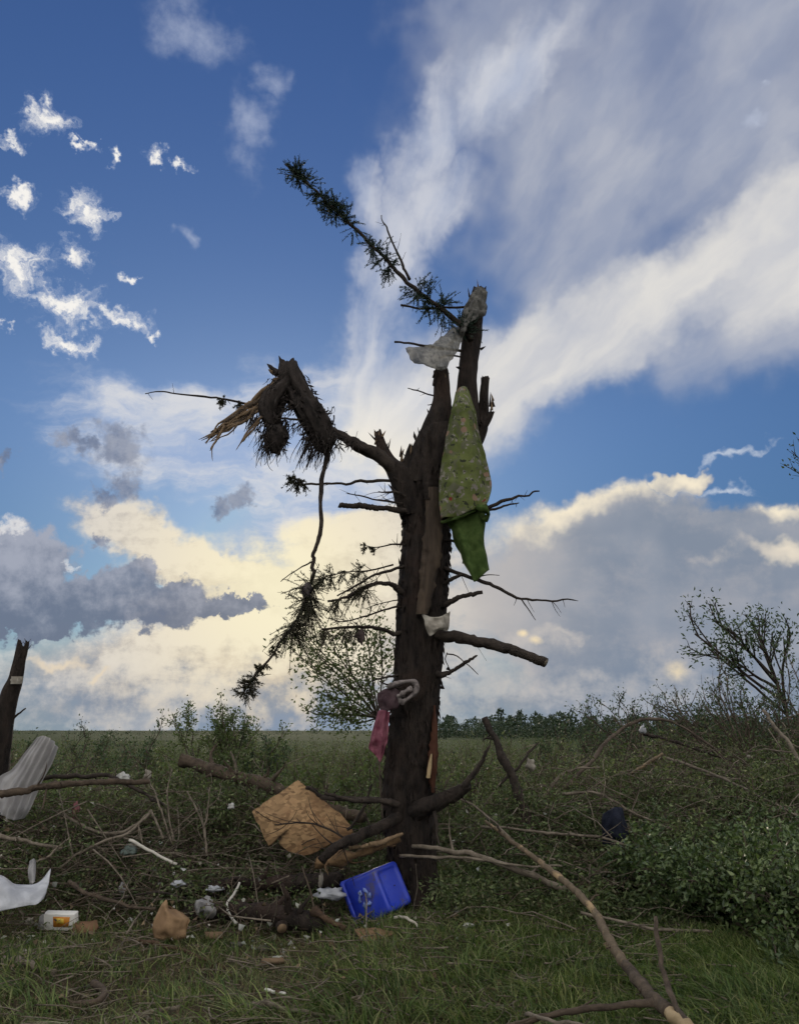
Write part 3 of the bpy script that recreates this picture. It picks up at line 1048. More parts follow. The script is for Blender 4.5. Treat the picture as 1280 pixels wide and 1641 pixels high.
# ------------------------------------------------------------------ the broken spruce
TY = 8.2                                             # metres ahead
T_BASE = gp(664, 1462)
TY = T_BASE.y
MPP = m_per_px(TY)
tree = thing('broken_spruce_tree', 'tall snapped dark conifer trunk with splintered top standing in the debris', 'tree', T_BASE)


def tp(px, py, dy=0.0):
    return pt(px, py, TY + dy)


def trunk_mesh(rows, seed, sides=44, n=150, ridge=0.05, splinter_top=0.0, flat=1.0):
    """rows: (py, left px, right px[, dy]) -> closed bark surface with furrows; ragged top"""
    R = np.array([[q[0], q[1], q[2], q[3] if len(q) > 3 else 0.0] for q in rows], float)
    S = spline(R, n)
    rs = np.random.default_rng(seed)
    V = []
    a = np.linspace(0, 2 * math.pi, sides, endpoint=False)
    top = 1.0
    for k, (py, l, r, dy) in enumerate(S):
        c = tp(0.5 * (l + r), py, dy)
        rad = 0.5 * abs(r - l) * c.y / FPX
        for j, an in enumerate(a):
            nz = mnoise.fractal(Vector((math.cos(an) * 2.6 + seed, math.sin(an) * 2.6, c.z * 1.1)), 0.8, 2.1, 4)
            fur = mnoise.noise(Vector((math.cos(an) * 7.5, math.sin(an) * 7.5 + seed, c.z * 1.6)))
            plate = mnoise.noise(Vector((math.cos(an) * 11, math.sin(an) * 11 + seed, c.z * 7.0)))
            rr = rad * (1 + ridge * nz + ridge * 0.9 * fur) + 0.012 * plate
            z = c.z
            if splinter_top and k > n - 14:
                u = (k - (n - 14)) / 14.0
                z += splinter_top * u * (0.5 + 1.1 * mnoise.noise(Vector((an * 2.2 + seed * 3, 0.3, 0.7))))
            V.append((c.x + rr * math.cos(an), c.y + rr * flat * math.sin(an), z))
    V = np.array(V)
    i, j = np.meshgrid(np.arange(n - 1), np.arange(sides), indexing='ij')
    i, j = i.ravel(), j.ravel()
    j2 = (j + 1) % sides
    q = np.stack([i * sides + j, i * sides + j2, (i + 1) * sides + j2, (i + 1) * sides + j], -1)
    c_top = V[-sides:].mean(0)
    c_top[2] = V[-sides:, 2].min()
    V = np.concatenate([V, [c_top]])
    jj = np.arange(sides)
    tr = np.stack([(n - 1) * sides + jj, (n - 1) * sides + (jj + 1) % sides, np.full(sides, len(V) - 1)], -1)
    return MB().add(V, q, tr)


main_rows = [(1475, 622, 706), (1462, 630, 702), (1430, 634, 698), (1380, 628, 695), (1330, 617, 693), (1290, 615, 691), (1240, 617, 694), (1200, 622, 696), (1150, 627, 699),
             (1100, 631, 703), (1050, 634, 708), (1000, 636, 712), (950, 638, 716), (900, 641, 720), (850, 644, 722), (800, 641, 726), (765, 640, 732),
             (735, 650, 742), (705, 664, 752), (690, 672, 756)]
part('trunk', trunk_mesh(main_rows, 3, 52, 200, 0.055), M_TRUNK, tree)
# the leader that still stands, with its pale torn tip
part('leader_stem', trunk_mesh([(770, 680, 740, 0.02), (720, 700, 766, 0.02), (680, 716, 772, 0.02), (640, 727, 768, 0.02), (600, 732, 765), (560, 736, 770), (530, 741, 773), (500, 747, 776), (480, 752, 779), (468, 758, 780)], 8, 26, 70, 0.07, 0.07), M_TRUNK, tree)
# ragged upright shards left where the crown snapped off
for rows, sd, tp_h in [
        ([(780, 644, 716, -0.06), (740, 654, 722, -0.06), (700, 668, 724, -0.05), (670, 681, 724, -0.05), (650, 690, 724, -0.04), (635, 693, 722, -0.03), (615, 695, 721, -0.02), (602, 694, 720), (596, 694, 719)], 11, 0.06),
        ([(680, 712, 728, -0.1), (650, 708, 724, -0.1), (625, 707, 718, -0.1), (608, 708, 715, -0.1)], 12, 0.06),
        ([(720, 735, 770, 0.05), (690, 752, 782, 0.05), (660, 764, 784, 0.04), (630, 768, 783, 0.03), (606, 771, 784, 0.03)], 13, 0.03),
        ([(700, 744, 772, 0.0), (680, 764, 784, 0.0), (668, 776, 790, 0.0), (662, 784, 793, 0.0)], 14, 0.05),
        ([(830, 640, 700, -0.05), (800, 630, 690, -0.06), (775, 624, 680, -0.07), (752, 615, 662, -0.07), (738, 609, 638, -0.06), (718, 603, 622, -0.05), (704, 600, 615, -0.04), (695, 600, 611, -0.03)], 15, 0.07),
        ([(770, 640, 672, -0.08), (748, 640, 668, -0.08), (730, 648, 664, -0.08), (716, 655, 660, -0.08)], 16, 0.05)]:
    part('splintered_shard', trunk_mesh(rows, sd, 18, 34, 0.10, tp_h), M_TRUNK, tree)
for (x0, y0, x1, y1, w, dy) in [(612, 700, 618, 690, 3, -.1), (646, 740, 642, 728, 3, -.1), (658, 730, 659, 712, 3, -.12), (690, 668, 684, 655, 4, 0), (770, 560, 778, 555, 4, 0), (738, 590, 730, 588, 5, -.1),
                                (787, 664, 785, 655, 3, 0), (716, 1070, 722, 1075, 5, 0), (706, 1100, 712, 1104, 6, 0), (635, 790, 622, 776, 5, -.2), (640, 770, 628, 766, 5, -.2),
                                (770, 470, 779, 465, 4, -.02), (757, 480, 762, 462, 4, -.05)]:
    a_, b_ = tp(x0, y0, dy), tp(x1, y1, dy)
    mb = MB()
    tubes(mb, [spline([a_, (a_ + b_) / 2, b_], 4)], [np.array([1, .8, .5, .12]) * w * MPP * 0.7], 5)
    part('splinter', mb, M_SPLIT if w < 4 else M_TRUNK, tree)


def strip(rows, w_bulge, seed, name, mat, root, n=40, m=7, front=0.0):
    """a strip of torn wood lying on the near side of the trunk; rows (py, left, right, dy)"""
    S = spline(np.array(rows, float), n)
    V = []
    for k, (py, l, r, dy) in enumerate(S):
        for j in range(m):
            u = j / (m - 1)
            edge = 0.25 * MPP * (r - l) * mnoise.noise(Vector((k * 0.45, seed, j * 3.1)))
            p = tp(l + (r - l) * u, py, dy - w_bulge * math.sin(math.pi * u) + 0.012 * mnoise.noise(Vector((u * 6, k * 0.15, seed))))
            V.append((p.x + edge, p.y, p.z))
        for j in range(m):
            u = 1 - j / (m - 1)
            p = tp(l + (r - l) * u, py, dy + 0.05)
            V.append((p.x, p.y, p.z))
    s2 = 2 * m
    i, j = np.meshgrid(np.arange(n - 1), np.arange(s2), indexing='ij')
    i, j = i.ravel(), j.ravel()
    q = np.stack([i * s2 + j, i * s2 + (j + 1) % s2, (i + 1) * s2 + (j + 1) % s2, (i + 1) * s2 + j], -1)
    return part(name, MB().add(np.array(V), q), mat, root)


M_STRIP = wood_mat('torn_strip', (0.030, 0.022, 0.017), (0.085, 0.062, 0.044), 8.0, (1, 1, 0.12), 0.9, 0.012)
M_WOUND = wood_mat('fresh_wound', (0.030, 0.012, 0.008), (0.075, 0.030, 0.017), 11.0, (1, 1, 0.25), 0.85, 0.01)
strip([(780, 684, 702, -0.32), (850, 680, 708, -0.32), (900, 674, 704, -0.33), (940, 672, 696, -0.34), (984, 666, 686, -0.35)], 0.035, 3.0, 'torn_wood_strip', M_STRIP, tree)
strip([(700, 676, 690, -0.27), (760, 676, 692, -0.30), (800, 680, 692, -0.32)], 0.03, 5.0, 'torn_wood_strip', M_TRUNK, tree)
strip([(1130, 694, 698, -0.16), (1180, 690, 701, -0.19), (1225, 685, 701, -0.215), (1270, 691, 696, -0.20)], 0.012, 7.0, 'raw_wound', M_WOUND, tree)
strip([(1208, 690, 692, -0.26), (1228, 685, 692, -0.27), (1247, 683, 689, -0.28)], 0.012, 9.0, 'pale_splinter', M_PALE, tree, 12, 5)


def limb(root, name, pts, r0, r1, mat, seed=0, sides=9, n=None, twigs=0, tw_len=0.18, tw_r=0.0035, blunt=True, knob=0.08, sag=-0.2, tname='twig', Yb=None):
    """pts (px, py, dY) relative to the tree, or world points; returns part and sampled centre line"""
    W3 = [tp(*q) if not isinstance(q, Vector) else q for q in pts]
    n = n or max(10, 5 * len(W3))
    rs = np.random.default_rng(seed + 100)
    S = spline(np.array([tuple(q) for q in W3]), n)
    leng = float(np.linalg.norm(np.diff(S, axis=0), axis=1).sum())
    if r0 > 0.028:                               # thick wood: fine rings, rounder section
        n = int(np.clip(leng / (r0 * 0.45), 16, 90))
        sides = max(sides, 16)
        S = spline(np.array([tuple(q) for q in W3]), n)
    kc = max(3, int(leng / max(0.10, r0 * 3)) + 2)
    S[1:-1] += spline(rs.standard_normal((kc, 3)), n)[1:-1] * r0 * (0.30 if r0 < 0.028 else 0.12)
    S[1:-1] += rs.standard_normal((n - 2, 3)) * min(r0 * 0.12, 0.003)
    R = np.linspace(r0, r1, n) * (1 + knob * spline(rs.standard_normal((kc, 1)), n)[:, 0])
    mb = MB()
    if not blunt:
        R[-1] *= 0.3
    tubes(mb, [S], [R], sides, True, 0.05, rs)
    if r0 > 0.028:                               # bark ridges
        V = mb.v[-1]
        ctr = np.repeat(S, sides, axis=0)
        k_ = np.array([mnoise.fractal(Vector((q[0] * 9, q[1] * 9, q[2] * 9 + seed)), 0.8, 2.1, 4) for q in V])
        mb.v[-1] = (ctr + (V - ctr) * (1 + 0.16 * k_[:, None])).astype(np.float32)
    o = part(name, mb, mat, root)
    if twigs:
        P, RR = [], []
        for k in range(twigs):
            s = rs.uniform(0.2, 1.0) * (n - 1)
            i = min(int(s), n - 2)
            b0 = S[i]
            d = unit(S[i + 1] - S[i])
            nd = unit(d * rs.uniform(0.2, 0.9) + rs.standard_normal(3) * np.array([0.6, 0.5, 0.6]) + np.array([0, 0, sag]))
            L = tw_len * rs.uniform(0.4, 1.4)
            bnd = rs.standard_normal(3) * L * 0.12
            P.append([b0 + nd * L * u + bnd * u * u for u in np.linspace(0, 1, 6)])
            RR.append(np.linspace(tw_r, tw_r * 0.4, 6) * rs.uniform(0.7, 1.3))
        mb = MB()
        tubes(mb, P, RR, 5)
        part(tname, mb, mat, o, kind='stuff')
    return o, S


def sprigs(root, name, S, lo, hi, count, mat, seed, size=0.10, fingers=5, down=0.2, needle=0.024, side=None, density=30):
    """needle-clad shoots clustered along a centre line"""
    rs = np.random.default_rng(seed)
    n = len(S)
    stems, C, D = [], [], []
    for k in range(count):
        if k % 4 == 0:                              # shoots sit in tufts
            tuft = rs.uniform(0, 1)
        s = float(np.clip(lo + (hi - lo) * (tuft + rs.normal(0, 0.025)), 0, 1)) * (n - 1)
        i = min(int(s), n - 2)
        b0 = S[i] + (S[i + 1] - S[i]) * (s - i)
        ax = unit(S[i + 1] - S[i])
        d0 = unit(ax * rs.uniform(-0.1, 0.9) + rs.standard_normal(3) * 0.8 + np.array([0, 0, -down]))
        if side is not None:
            d0 = unit(d0 + np.array(side))
        for f in range(fingers):
            d = unit(d0 + rs.standard_normal(3) * 0.5)
            L = size * rs.uniform(0.4, 1.2)
            st = b0 + d0 * size * rs.uniform(0, 0.5)
            bnd = np.array([0, 0, -1]) * L * 0.2 * down
            pts = np.array([st + d * L * u + bnd * u * u for u in np.linspace(0, 1, 5)])
            stems.append(pts)
            m2 = int(density * rs.uniform(0.7, 1.3))
            u = rs.uniform(0.05, 1.0, m2)[:, None]
            C.append(st + d * L * u + bnd * u * u)
            D.append(d * 0.9 + unit(rs.standard_normal((m2, 3))) * 0.8)
    mb = MB()
    tubes(mb, np.array(stems), np.full((len(stems), 5), 0.0025), 4)
    C, D = np.concatenate(C), np.concatenate(D)
    leaves(mb, C, D, needle * rs.uniform(0.7, 1.3, len(C)), 0.007, rs, 0, 0.1)
    return part(name, mb, mat, root, kind='stuff', smooth=False)


# --- living branch at the very top
o, S = limb(tree, 'branch', [(756, 545, -.10), (728, 512, -.14), (690, 482, -.16), (650, 450, -.18), (608, 405, -.2), (570, 368, -.22), (530, 330, -.24), (498, 298, -.26), (474, 280, -.27), (457, 263, -.28)],
            0.030, 0.007, M_LIMB, 1, 8, 44, 5, 0.10)
sprigs(o, 'needle_sprays', S, 0.04, 0.30, 44, M_NEEDLE, 201, 0.20, 5, 0.6)
sprigs(o, 'needle_sprays', S, 0.36, 0.50, 24, M_NEEDLE, 202, 0.16, 5, 0.7)
sprigs(o, 'needle_sprays', S, 0.54, 0.90, 76, M_NEEDLE, 203, 0.16, 5, 0.1)
limb(tree, 'branch', [(656, 448, -.18), (640, 412, -.16), (622, 374, -.14), (611, 345, -.12)], 0.018, 0.006, M_LIMB, 2, 7, 18, 5, 0.16, sag=0.2)
limb(tree, 'branch', [(752, 492, -.05), (710, 492, -.1), (675, 494, -.15), (642, 489, -.2)], 0.014, 0.012, M_LIMB, 3, 7, 14)
o, S = limb(tree, 'branch', [(742, 563, -.05), (705, 557, -.2), (665, 552, -.3), (632, 548, -.36)], 0.016, 0.011, M_LIMB, 4, 7, 14, 2, 0.12)
limb(tree, 'branch', [(738, 572, -.05), (720, 570, -.1), (702, 574, -.12)], 0.010, 0.006, M_LIMB, 5, 6, 8)
limb(tree, 'branch', [(695, 634, -.05), (675, 628, -.1), (653, 622, -.14)], 0.009, 0.005, M_LIMB, 6, 6, 10, 3, 0.08)
limb(tree, 'branch', [(695, 648, -.05), (685, 649, -.1)], 0.008, 0.004, M_LIMB, 7, 6, 6)

# --- bare stubs and boughs, right side
o, S = limb(tree, 'bough', [(690, 1018, -.1), (716, 1021, -.2), (760, 1027, -.3), (810, 1038, -.38), (845, 1050, -.42), (874, 1062, -.45)], 0.058, 0.042, M_LIMB, 10, 12, 30, 2, 0.16)
mb = MB()
e = Vector(S[-1])
d = Vector(unit(S[-1] - S[-2]))
tubes(mb, [[e - d * 0.004, e + d * 0.004]], [[0.036, 0.035]], 12)
part('sawn_end', mb, M_GREYW, o)
limb(tree, 'branch', [(690, 1086, -.1), (714, 1079, -.2), (738, 1067, -.25), (765, 1050, -.3)], 0.034, 0.009, M_LIMB, 11, 9, 18, 2, 0.14, blunt=False)
limb(tree, 'branch', [(716, 1048, -.25), (732, 1052, -.28), (750, 1066, -.3), (766, 1081, -.32)], 0.007, 0.004, M_LIMB, 12, 6, 10)
limb(tree, 'branch', [(716, 1046, -.22), (714, 1058, -.25), (719, 1070, -.25)], 0.006, 0.004, M_LIMB, 13, 6, 8)
limb(tree, 'branch', [(700, 975, -.1), (718, 967, -.2), (742, 955, -.26), (773, 949, -.3)], 0.036, 0.018, M_LIMB, 14, 9, 18)
o, S = limb(tree, 'branch', [(705, 908, -.1), (722, 913, -.2), (765, 928, -.3), (800, 943, -.34), (835, 960, -.36), (880, 962, -.36), (926, 963, -.36)], 0.026, 0.006, M_LIMB, 15, 8, 34, 7, 0.16, blunt=False)
limb(tree, 'branch', [(834, 959, -.36), (846, 976, -.38), (858, 994, -.4)], 0.007, 0.003, M_LIMB, 16, 6, 8)
limb(tree, 'branch', [(760, 926, -.3), (780, 921, -.34), (800, 922, -.36)], 0.007, 0.003, M_LIMB, 17, 6, 8)
limb(tree, 'branch', [(706, 938, -.1), (722, 930, -.22), (742, 920, -.28)], 0.022, 0.012, M_LIMB, 18, 8, 12, 2, 0.1)
limb(tree, 'branch', [(710, 828, -.1), (760, 820, -.32), (800, 806, -.36), (835, 795, -.38), (864, 787, -.4)], 0.026, 0.008, M_LIMB, 19, 8, 20, 3, 0.1)
limb(tree, 'branch', [(772, 818, -.34), (800, 813, -.38), (831, 806, -.4)], 0.018, 0.006, M_LIMB, 20, 7, 14, 4, 0.08)
limb(tree, 'branch', [(706, 866, -.1), (724, 868, -.2), (745, 878, -.25)], 0.016, 0.008, M_LIMB, 21, 7, 10)

# --- left side
limb(tree, 'branch', [(660, 822, -.15), (628, 816, -.25), (590, 812, -.3), (543, 809, -.34)], 0.034, 0.026, M_LIMB, 30, 9, 20)
o, S = limb(tree, 'branch', [(640, 772, -.1), (600, 770, -.2), (560, 774, -.25), (525, 775, -.28), (488, 776, -.3), (470, 765, -.3)], 0.018, 0.008, M_LIMB, 31, 8, 24, 5, 0.1)
sprigs(o, 'withered_needles', S, 0.80, 1.0, 18, M_DEADN, 204, 0.10, 4, 0.7)
o, S = limb(tree, 'branch', [(655, 808, -.15), (620, 803, -.3), (590, 798, -.34), (556, 790, -.36)], 0.013, 0.005, M_LIMB, 32, 7, 16, 12, 0.14)
o, S = limb(tree, 'branch', [(655, 796, -.2), (632, 790, -.3), (606, 788, -.34)], 0.020, 0.006, M_LIMB, 33, 7, 12, 9, 0.13)
o, S = limb(tree, 'branch', [(655, 873, -.1), (628, 872, -.25), (606, 877, -.28), (584, 874, -.3)], 0.010, 0.004, M_LIMB, 34, 7, 14, 10, 0.09)
sprigs(o, 'withered_needles', S, 0.5, 1.0, 6, M_DEADN, 205, 0.06, 3, 0.5)
o, S = limb(tree, 'branch', [(655, 905, -.1), (634, 912, -.2), (604, 920, -.28), (570, 940, -.32), (540, 955, -.34)], 0.018, 0.007, M_LIMB, 35, 8, 22, 7, 0.16)
o, S = limb(tree, 'branch', [(655, 960, -.1), (636, 942, -.2), (618, 934, -.26), (590, 938, -.3), (560, 954, -.34), (525, 964, -.36)], 0.030, 0.011, M_LIMB, 36, 9, 26, 14, 0.22)
sprigs(o, 'withered_needles', S, 0.55, 1.0, 26, M_DEADN, 216, 0.16, 4, 0.9, density=14)
o, S = limb(tree, 'branch', [(630, 905, -.2), (590, 914, -.26), (550, 918, -.3), (510, 928, -.34)], 0.010, 0.004, M_LIMB, 37, 7, 22, 12, 0.12)
sprigs(o, 'withered_needles', S, 0.4, 1.0, 26, M_DEADN, 206, 0.12, 4, 0.5, density=16)
o, S = limb(tree, 'branch', [(650, 1016, -.1), (630, 1014, -.2), (605, 1006, -.28), (570, 1005, -.32), (515, 1008, -.36)], 0.026, 0.011, M_LIMB, 38, 9, 22, 8, 0.16)
sprigs(o, 'withered_needles', S, 0.7, 1.0, 22, M_DEADN, 217, 0.16, 4, 1.0, density=14)
o, S = limb(tree, 'branch', [(645, 972, -.1), (618, 976, -.25), (585, 988, -.3), (550, 996, -.32), (526, 990, -.34)], 0.012, 0.004, M_LIMB, 39, 7, 20, 12, 0.14)
limb(tree, 'branch', [(645, 960, -.1), (615, 966, -.22), (585, 976, -.25)], 0.008, 0.003, M_LIMB, 40, 6, 12, 8, 0.10)
limb(tree, 'branch', [(645, 1082, -.1), (622, 1084, -.25), (596, 1092, -.3)], 0.016, 0.006, M_LIMB, 41, 7, 12, 4, 0.12)
limb(tree, 'branch', [(645, 1104, -.1), (622, 1098, -.25), (608, 1092, -.3)], 0.012, 0.006, M_LIMB, 42, 7, 10, 2, 0.1)

# --- the limb that broke over to the left, shaggy with hanging bark
o, S = limb(tree, 'broken_limb', [(648, 770, -.1), (620, 742, -.15), (590, 722, -.2), (555, 703, -.25), (524, 686, -.28)], 0.078, 0.046, M_LIMB, 50, 14, 30, 10, 0.12)
part('shaggy_bark', trunk_mesh([(724, 512, 528, -.28), (706, 498, 538, -.28), (684, 484, 534, -.29), (658, 468, 522, -.30), (634, 458, 505, -.31), (612, 445, 492, -.32), (594, 446, 482, -.33), (584, 448, 476, -.33)], 51, 40, 90, 0.30, 0.05), M_SHAG, tree)
part('shaggy_bark', trunk_mesh([(690, 430, 452, -.34), (672, 420, 450, -.34), (650, 418, 456, -.33), (628, 428, 470, -.33), (610, 446, 476, -.33)], 53, 30, 60, 0.34), M_SHAG, tree)
part('shaggy_bark', trunk_mesh([(726, 436, 448, -.36), (712, 430, 456, -.36), (698, 426, 462, -.36), (684, 434, 456, -.36)], 57, 26, 40, 0.4), M_SHAG, tree)
for (x0, y0, x1, y1, w) in [(458, 600, 447, 570, 12), (446, 600, 428, 583, 13), (440, 598, 430, 592, 9), (470, 600, 465, 582, 8), (468, 606, 472, 584, 5), (480, 612, 466, 592, 10), (452, 610, 440, 590, 10)]:
    a_, b_ = tp(x0, y0, -.33), tp(x1, y1, -.35)
    mb = MB()
    tubes(mb, [spline([a_, (a_ + b_) / 2, b_], 5)], [np.array([1, .9, .75, .5, .1]) * w * MPP * 0.5], 6, True, .1, rng)
    part('splinter', mb, M_SPLIT if w < 10 else M_SHAG, tree)
# pale split slab of heartwood and its torn tongue
rs = np.random.default_rng(66)
for k in range(15):
    u = rs.uniform(-1, 1)
    q = [(450 + rs.normal(0, 5), 614 + u * 9, -.34), (425 + rs.normal(0, 5), 640 + u * 11, -.36), (392 + rs.normal(0, 5), 663 + u * 12, -.39),
         (362 + rs.normal(0, 9), 684 + u * 9, -.41), (342 + rs.normal(0, 9), 698 + u * 8 + rs.uniform(0, 12), -.43)]
    if k % 4 == 3:
        q = q[:4]
    limb(tree, 'split_strand', q, rs.uniform(0.018, 0.034), 0.006, M_SPLIT if k % 3 else M_STRIP, 660 + k, 6, 16, blunt=False, knob=0.2)
for q in [[(360, 682, -.43), (350, 702, -.44), (342, 715, -.45), (341, 739, -.45)], [(346, 690, -.43), (338, 698, -.44), (331, 712, -.44)], [(352, 700, -.44), (340, 716, -.44), (336, 722, -.44)],
          [(420, 668, -.4), (398, 690, -.42), (388, 708, -.42), (378, 722, -.42)], [(415, 676, -.4), (396, 700, -.42), (385, 712, -.42)]]:
    limb(tree, 'splinter', q, 0.016, 0.004, M_SPLIT, int(q[0][0]), 6, 14, blunt=False, knob=0.2)
o, S = limb(tree, 'branch', [(420, 655, -.36), (385, 645, -.38), (340, 637, -.4), (285, 631, -.42), (258, 628, -.43), (233, 631, -.44)], 0.014, 0.005, M_LIMB, 62, 7, 28, 3, 0.1)
sprigs(o, 'withered_needles', S, 0.08, 0.5, 10, M_DEADN, 207, 0.07, 3, 1.3)
limb(tree, 'branch', [(478, 640, -.4), (458, 654, -.42), (446, 668, -.42), (440, 678, -.42)], 0.012, 0.008, M_LIMB, 63, 6, 12, 3, 0.08)
limb(tree, 'branch', [(485, 672, -.4), (460, 671, -.42), (442, 674, -.42)], 0.012, 0.008, M_LIMB, 64, 6, 10, 2, 0.08)
# fibres hanging from the bark
rs = np.random.default_rng(77)
for (x0, x1, ya, yb, L0, L1, nn_) in [(418, 462, 672, 712, 0.10, 0.28, 150), (486, 532, 692, 722, 0.10, 0.30, 130), (398, 440, 655, 672, 0.08, 0.26, 40), (520, 548, 690, 716, 0.06, 0.2, 40), (446, 500, 620, 690, 0.04, 0.12, 160), (428, 470, 600, 650, 0.03, 0.10, 90), (484, 536, 650, 700, 0.04, 0.12, 120)]:
    P, RR = [], []
    for k in range(nn_):
        b0 = np.array(tp(rs.uniform(x0, x1), rs.uniform(ya, yb), -0.34 + rs.normal(0, 0.05)))
        L = rs.uniform(L0, L1)
        dr = np.array([rs.normal(-0.25, 0.22), rs.normal(0, 0.15), -1.0])
        cur = rs.standard_normal(3) * 0.12
        P.append([b0 + dr * L * u + cur * L * math.sin(u * 3) for u in np.linspace(0, 1, 6)])
        RR.append(np.linspace(0.0045, 0.0015, 6) * rs.uniform(0.6, 1.5))
    mb = MB()
    tubes(mb, P, RR, 4)
    part('hanging_fibres', mb, M_FIBRE, tree, kind='stuff')
# loose flakes of bark standing off the shaggy mass
rs = np.random.default_rng(78)
C, D = [], []
for (x0, y0, x1, y1, w, k) in [(520, 715, 505, 680, 24, 90), (505, 680, 485, 640, 26, 120), (485, 640, 462, 596, 24, 120), (452, 615, 432, 690, 18, 120), (443, 690, 442, 722, 15, 70), (570, 712, 530, 690, 10, 30)]:
    u = rs.uniform(0, 1, k)
    off = rs.uniform(-1, 1, k)
    px = x0 + (x1 - x0) * u + off * w
    py = y0 + (y1 - y0) * u
    for a_, b_, o_ in zip(px, py, off):
        C.append(tuple(tp(a_, b_, -0.36 + rs.normal(0, .05))))
        D.append((o_ * 0.9 + rs.normal(0, .4), rs.normal(-.3, .4), -0.8 + rs.normal(0, .5)))
mb = MB()
leaves(mb, np.array(C), np.array(D), rs.uniform(0.04, 0.13, len(C)), rs.uniform(0.012, 0.03, len(C)), rs)
part('bark_flakes', mb, M_SHAG, tree, kind='stuff', smooth=False)
# --- the long limb dangling from it
o, S = limb(tree, 'hanging_limb', [(522, 716, -.28), (518, 760, -.3), (515, 810, -.3), (512, 858, -.3), (503, 890, -.3), (500, 915, -.3), (496, 945, -.3), (480, 985, -.3), (455, 1022, -.3), (425, 1062, -.3), (398, 1098, -.3), (384, 1118, -.3)],
            0.026, 0.008, M_LIMB, 70, 9, 64, 8, 0.10)
sprigs(o, 'withered_needles', S, 0.50, 0.66, 30, M_DEADN, 208, 0.20, 5, 0.6, density=16)
sprigs(o, 'withered_needles', S, 0.54, 0.70, 34, M_DEADN, 209, 0.26, 5, 1.1, side=(0.25, 0, -0.3), density=18)
sprigs(o, 'withered_needles', S, 0.86, 1.0, 30, M_DEADN, 210, 0.10, 4, 0.3, density=14)
sprigs(o, 'withered_needles', S, 0.70, 0.86, 12, M_DEADN, 211, 0.05, 3, 0.3)
limb(tree, 'branch', [(500, 900, -.3), (478, 912, -.34), (450, 932, -.36)], 0.009, 0.004, M_LIMB, 71, 6, 12, 2, 0.1)
limb(tree, 'branch', [(497, 935, -.3), (470, 945, -.34), (450, 952, -.36)], 0.007, 0.003, M_LIMB, 72, 6, 12, 6, 0.14)
limb(tree, 'branch', [(522, 716, -.28), (532, 706, -.28), (541, 698, -.26)], 0.018, 0.016, M_LIMB, 73, 7, 8)
# --- low boughs and the torn foot
o, S = limb(tree, 'bough', [(650, 1300, -.1), (690, 1288, -.3), (722, 1272, -.4), (748, 1258, -.45)], 0.10, 0.045, M_TRUNK, 80, 14, 20, 8, 0.3, 0.006, knob=0.12)
limb(tree, 'branch', [(744, 1260, -.45), (762, 1236, -.48), (776, 1210, -.5), (785, 1194, -.5)], 0.030, 0.008, M_LIMB, 81, 8, 16, 3, 0.15)
limb(tree, 'branch', [(696, 1300, -.35), (700, 1330, -.4), (704, 1356, -.42)], 0.020, 0.010, M_LIMB, 82, 7, 12)
o, S = limb(tree, 'bough', [(650, 1300, -.1), (610, 1322, -.35), (575, 1340, -.5), (545, 1352, -.6), (515, 1380, -.66)], 0.07, 0.034, M_TRUNK, 83, 14, 22, 10, 0.3, 0.006, knob=0.16)
o, S = limb(tree, 'branch', [(640, 1290, -.2), (600, 1284, -.3), (560, 1282, -.35), (520, 1272, -.38)], 0.032, 0.012, M_LIMB, 84, 8, 16, 5, 0.2)

rs = np.random.default_rng(79)
rowsI = np.array(main_rows, float)[::-1]
C, D = [], []
for k in range(1500):
    py = rs.uniform(700, 1455)
    l = np.interp(py, rowsI[:, 0], rowsI[:, 1])
    r_ = np.interp(py, rowsI[:, 0], rowsI[:, 2])
    an = rs.uniform(0, 2 * math.pi)
    rad = 0.5 * (r_ - l) * MPP * 1.0
    c = tp(0.5 * (l + r_), py)
    C.append((c.x + rad * math.cos(an), c.y + rad * math.sin(an), c.z))
    D.append((math.cos(an) * 0.12 + rs.normal(0, .10), math.sin(an) * 0.12 + rs.normal(0, .10), -1 if rs.uniform() < .75 else 1))
mb = MB()
leaves(mb, np.array(C), np.array(D), rs.uniform(0.04, 0.13, len(C)), rs.uniform(0.018, 0.045, len(C)), rs, 0, 0.15)
part('bark_scales', mb, M_TRUNK, tree, kind='stuff', smooth=False)
for k in range(34):
    px, py = [(rs.uniform(640, 668), rs.uniform(728, 748)), (rs.uniform(694, 722), rs.uniform(598, 630)), (rs.uniform(756, 792), rs.uniform(640, 690)), (rs.uniform(600, 622), rs.uniform(695, 720)), (rs.uniform(752, 780), rs.uniform(462, 480))][k % 5]
    a_ = tp(px, py, -.08)
    b_ = a_ + Vector((rs.normal(0, .04), rs.normal(0, .03), rs.uniform(.05, .17)))
    mb = MB()
    tubes(mb, [spline([a_, (a_ + b_) / 2, b_], 5)], [np.array([1, .85, .65, .4, .08]) * rs.uniform(0.008, 0.018)], 5)
    part('splinter', mb, M_SPLIT if k % 3 == 0 else M_TRUNK, tree)
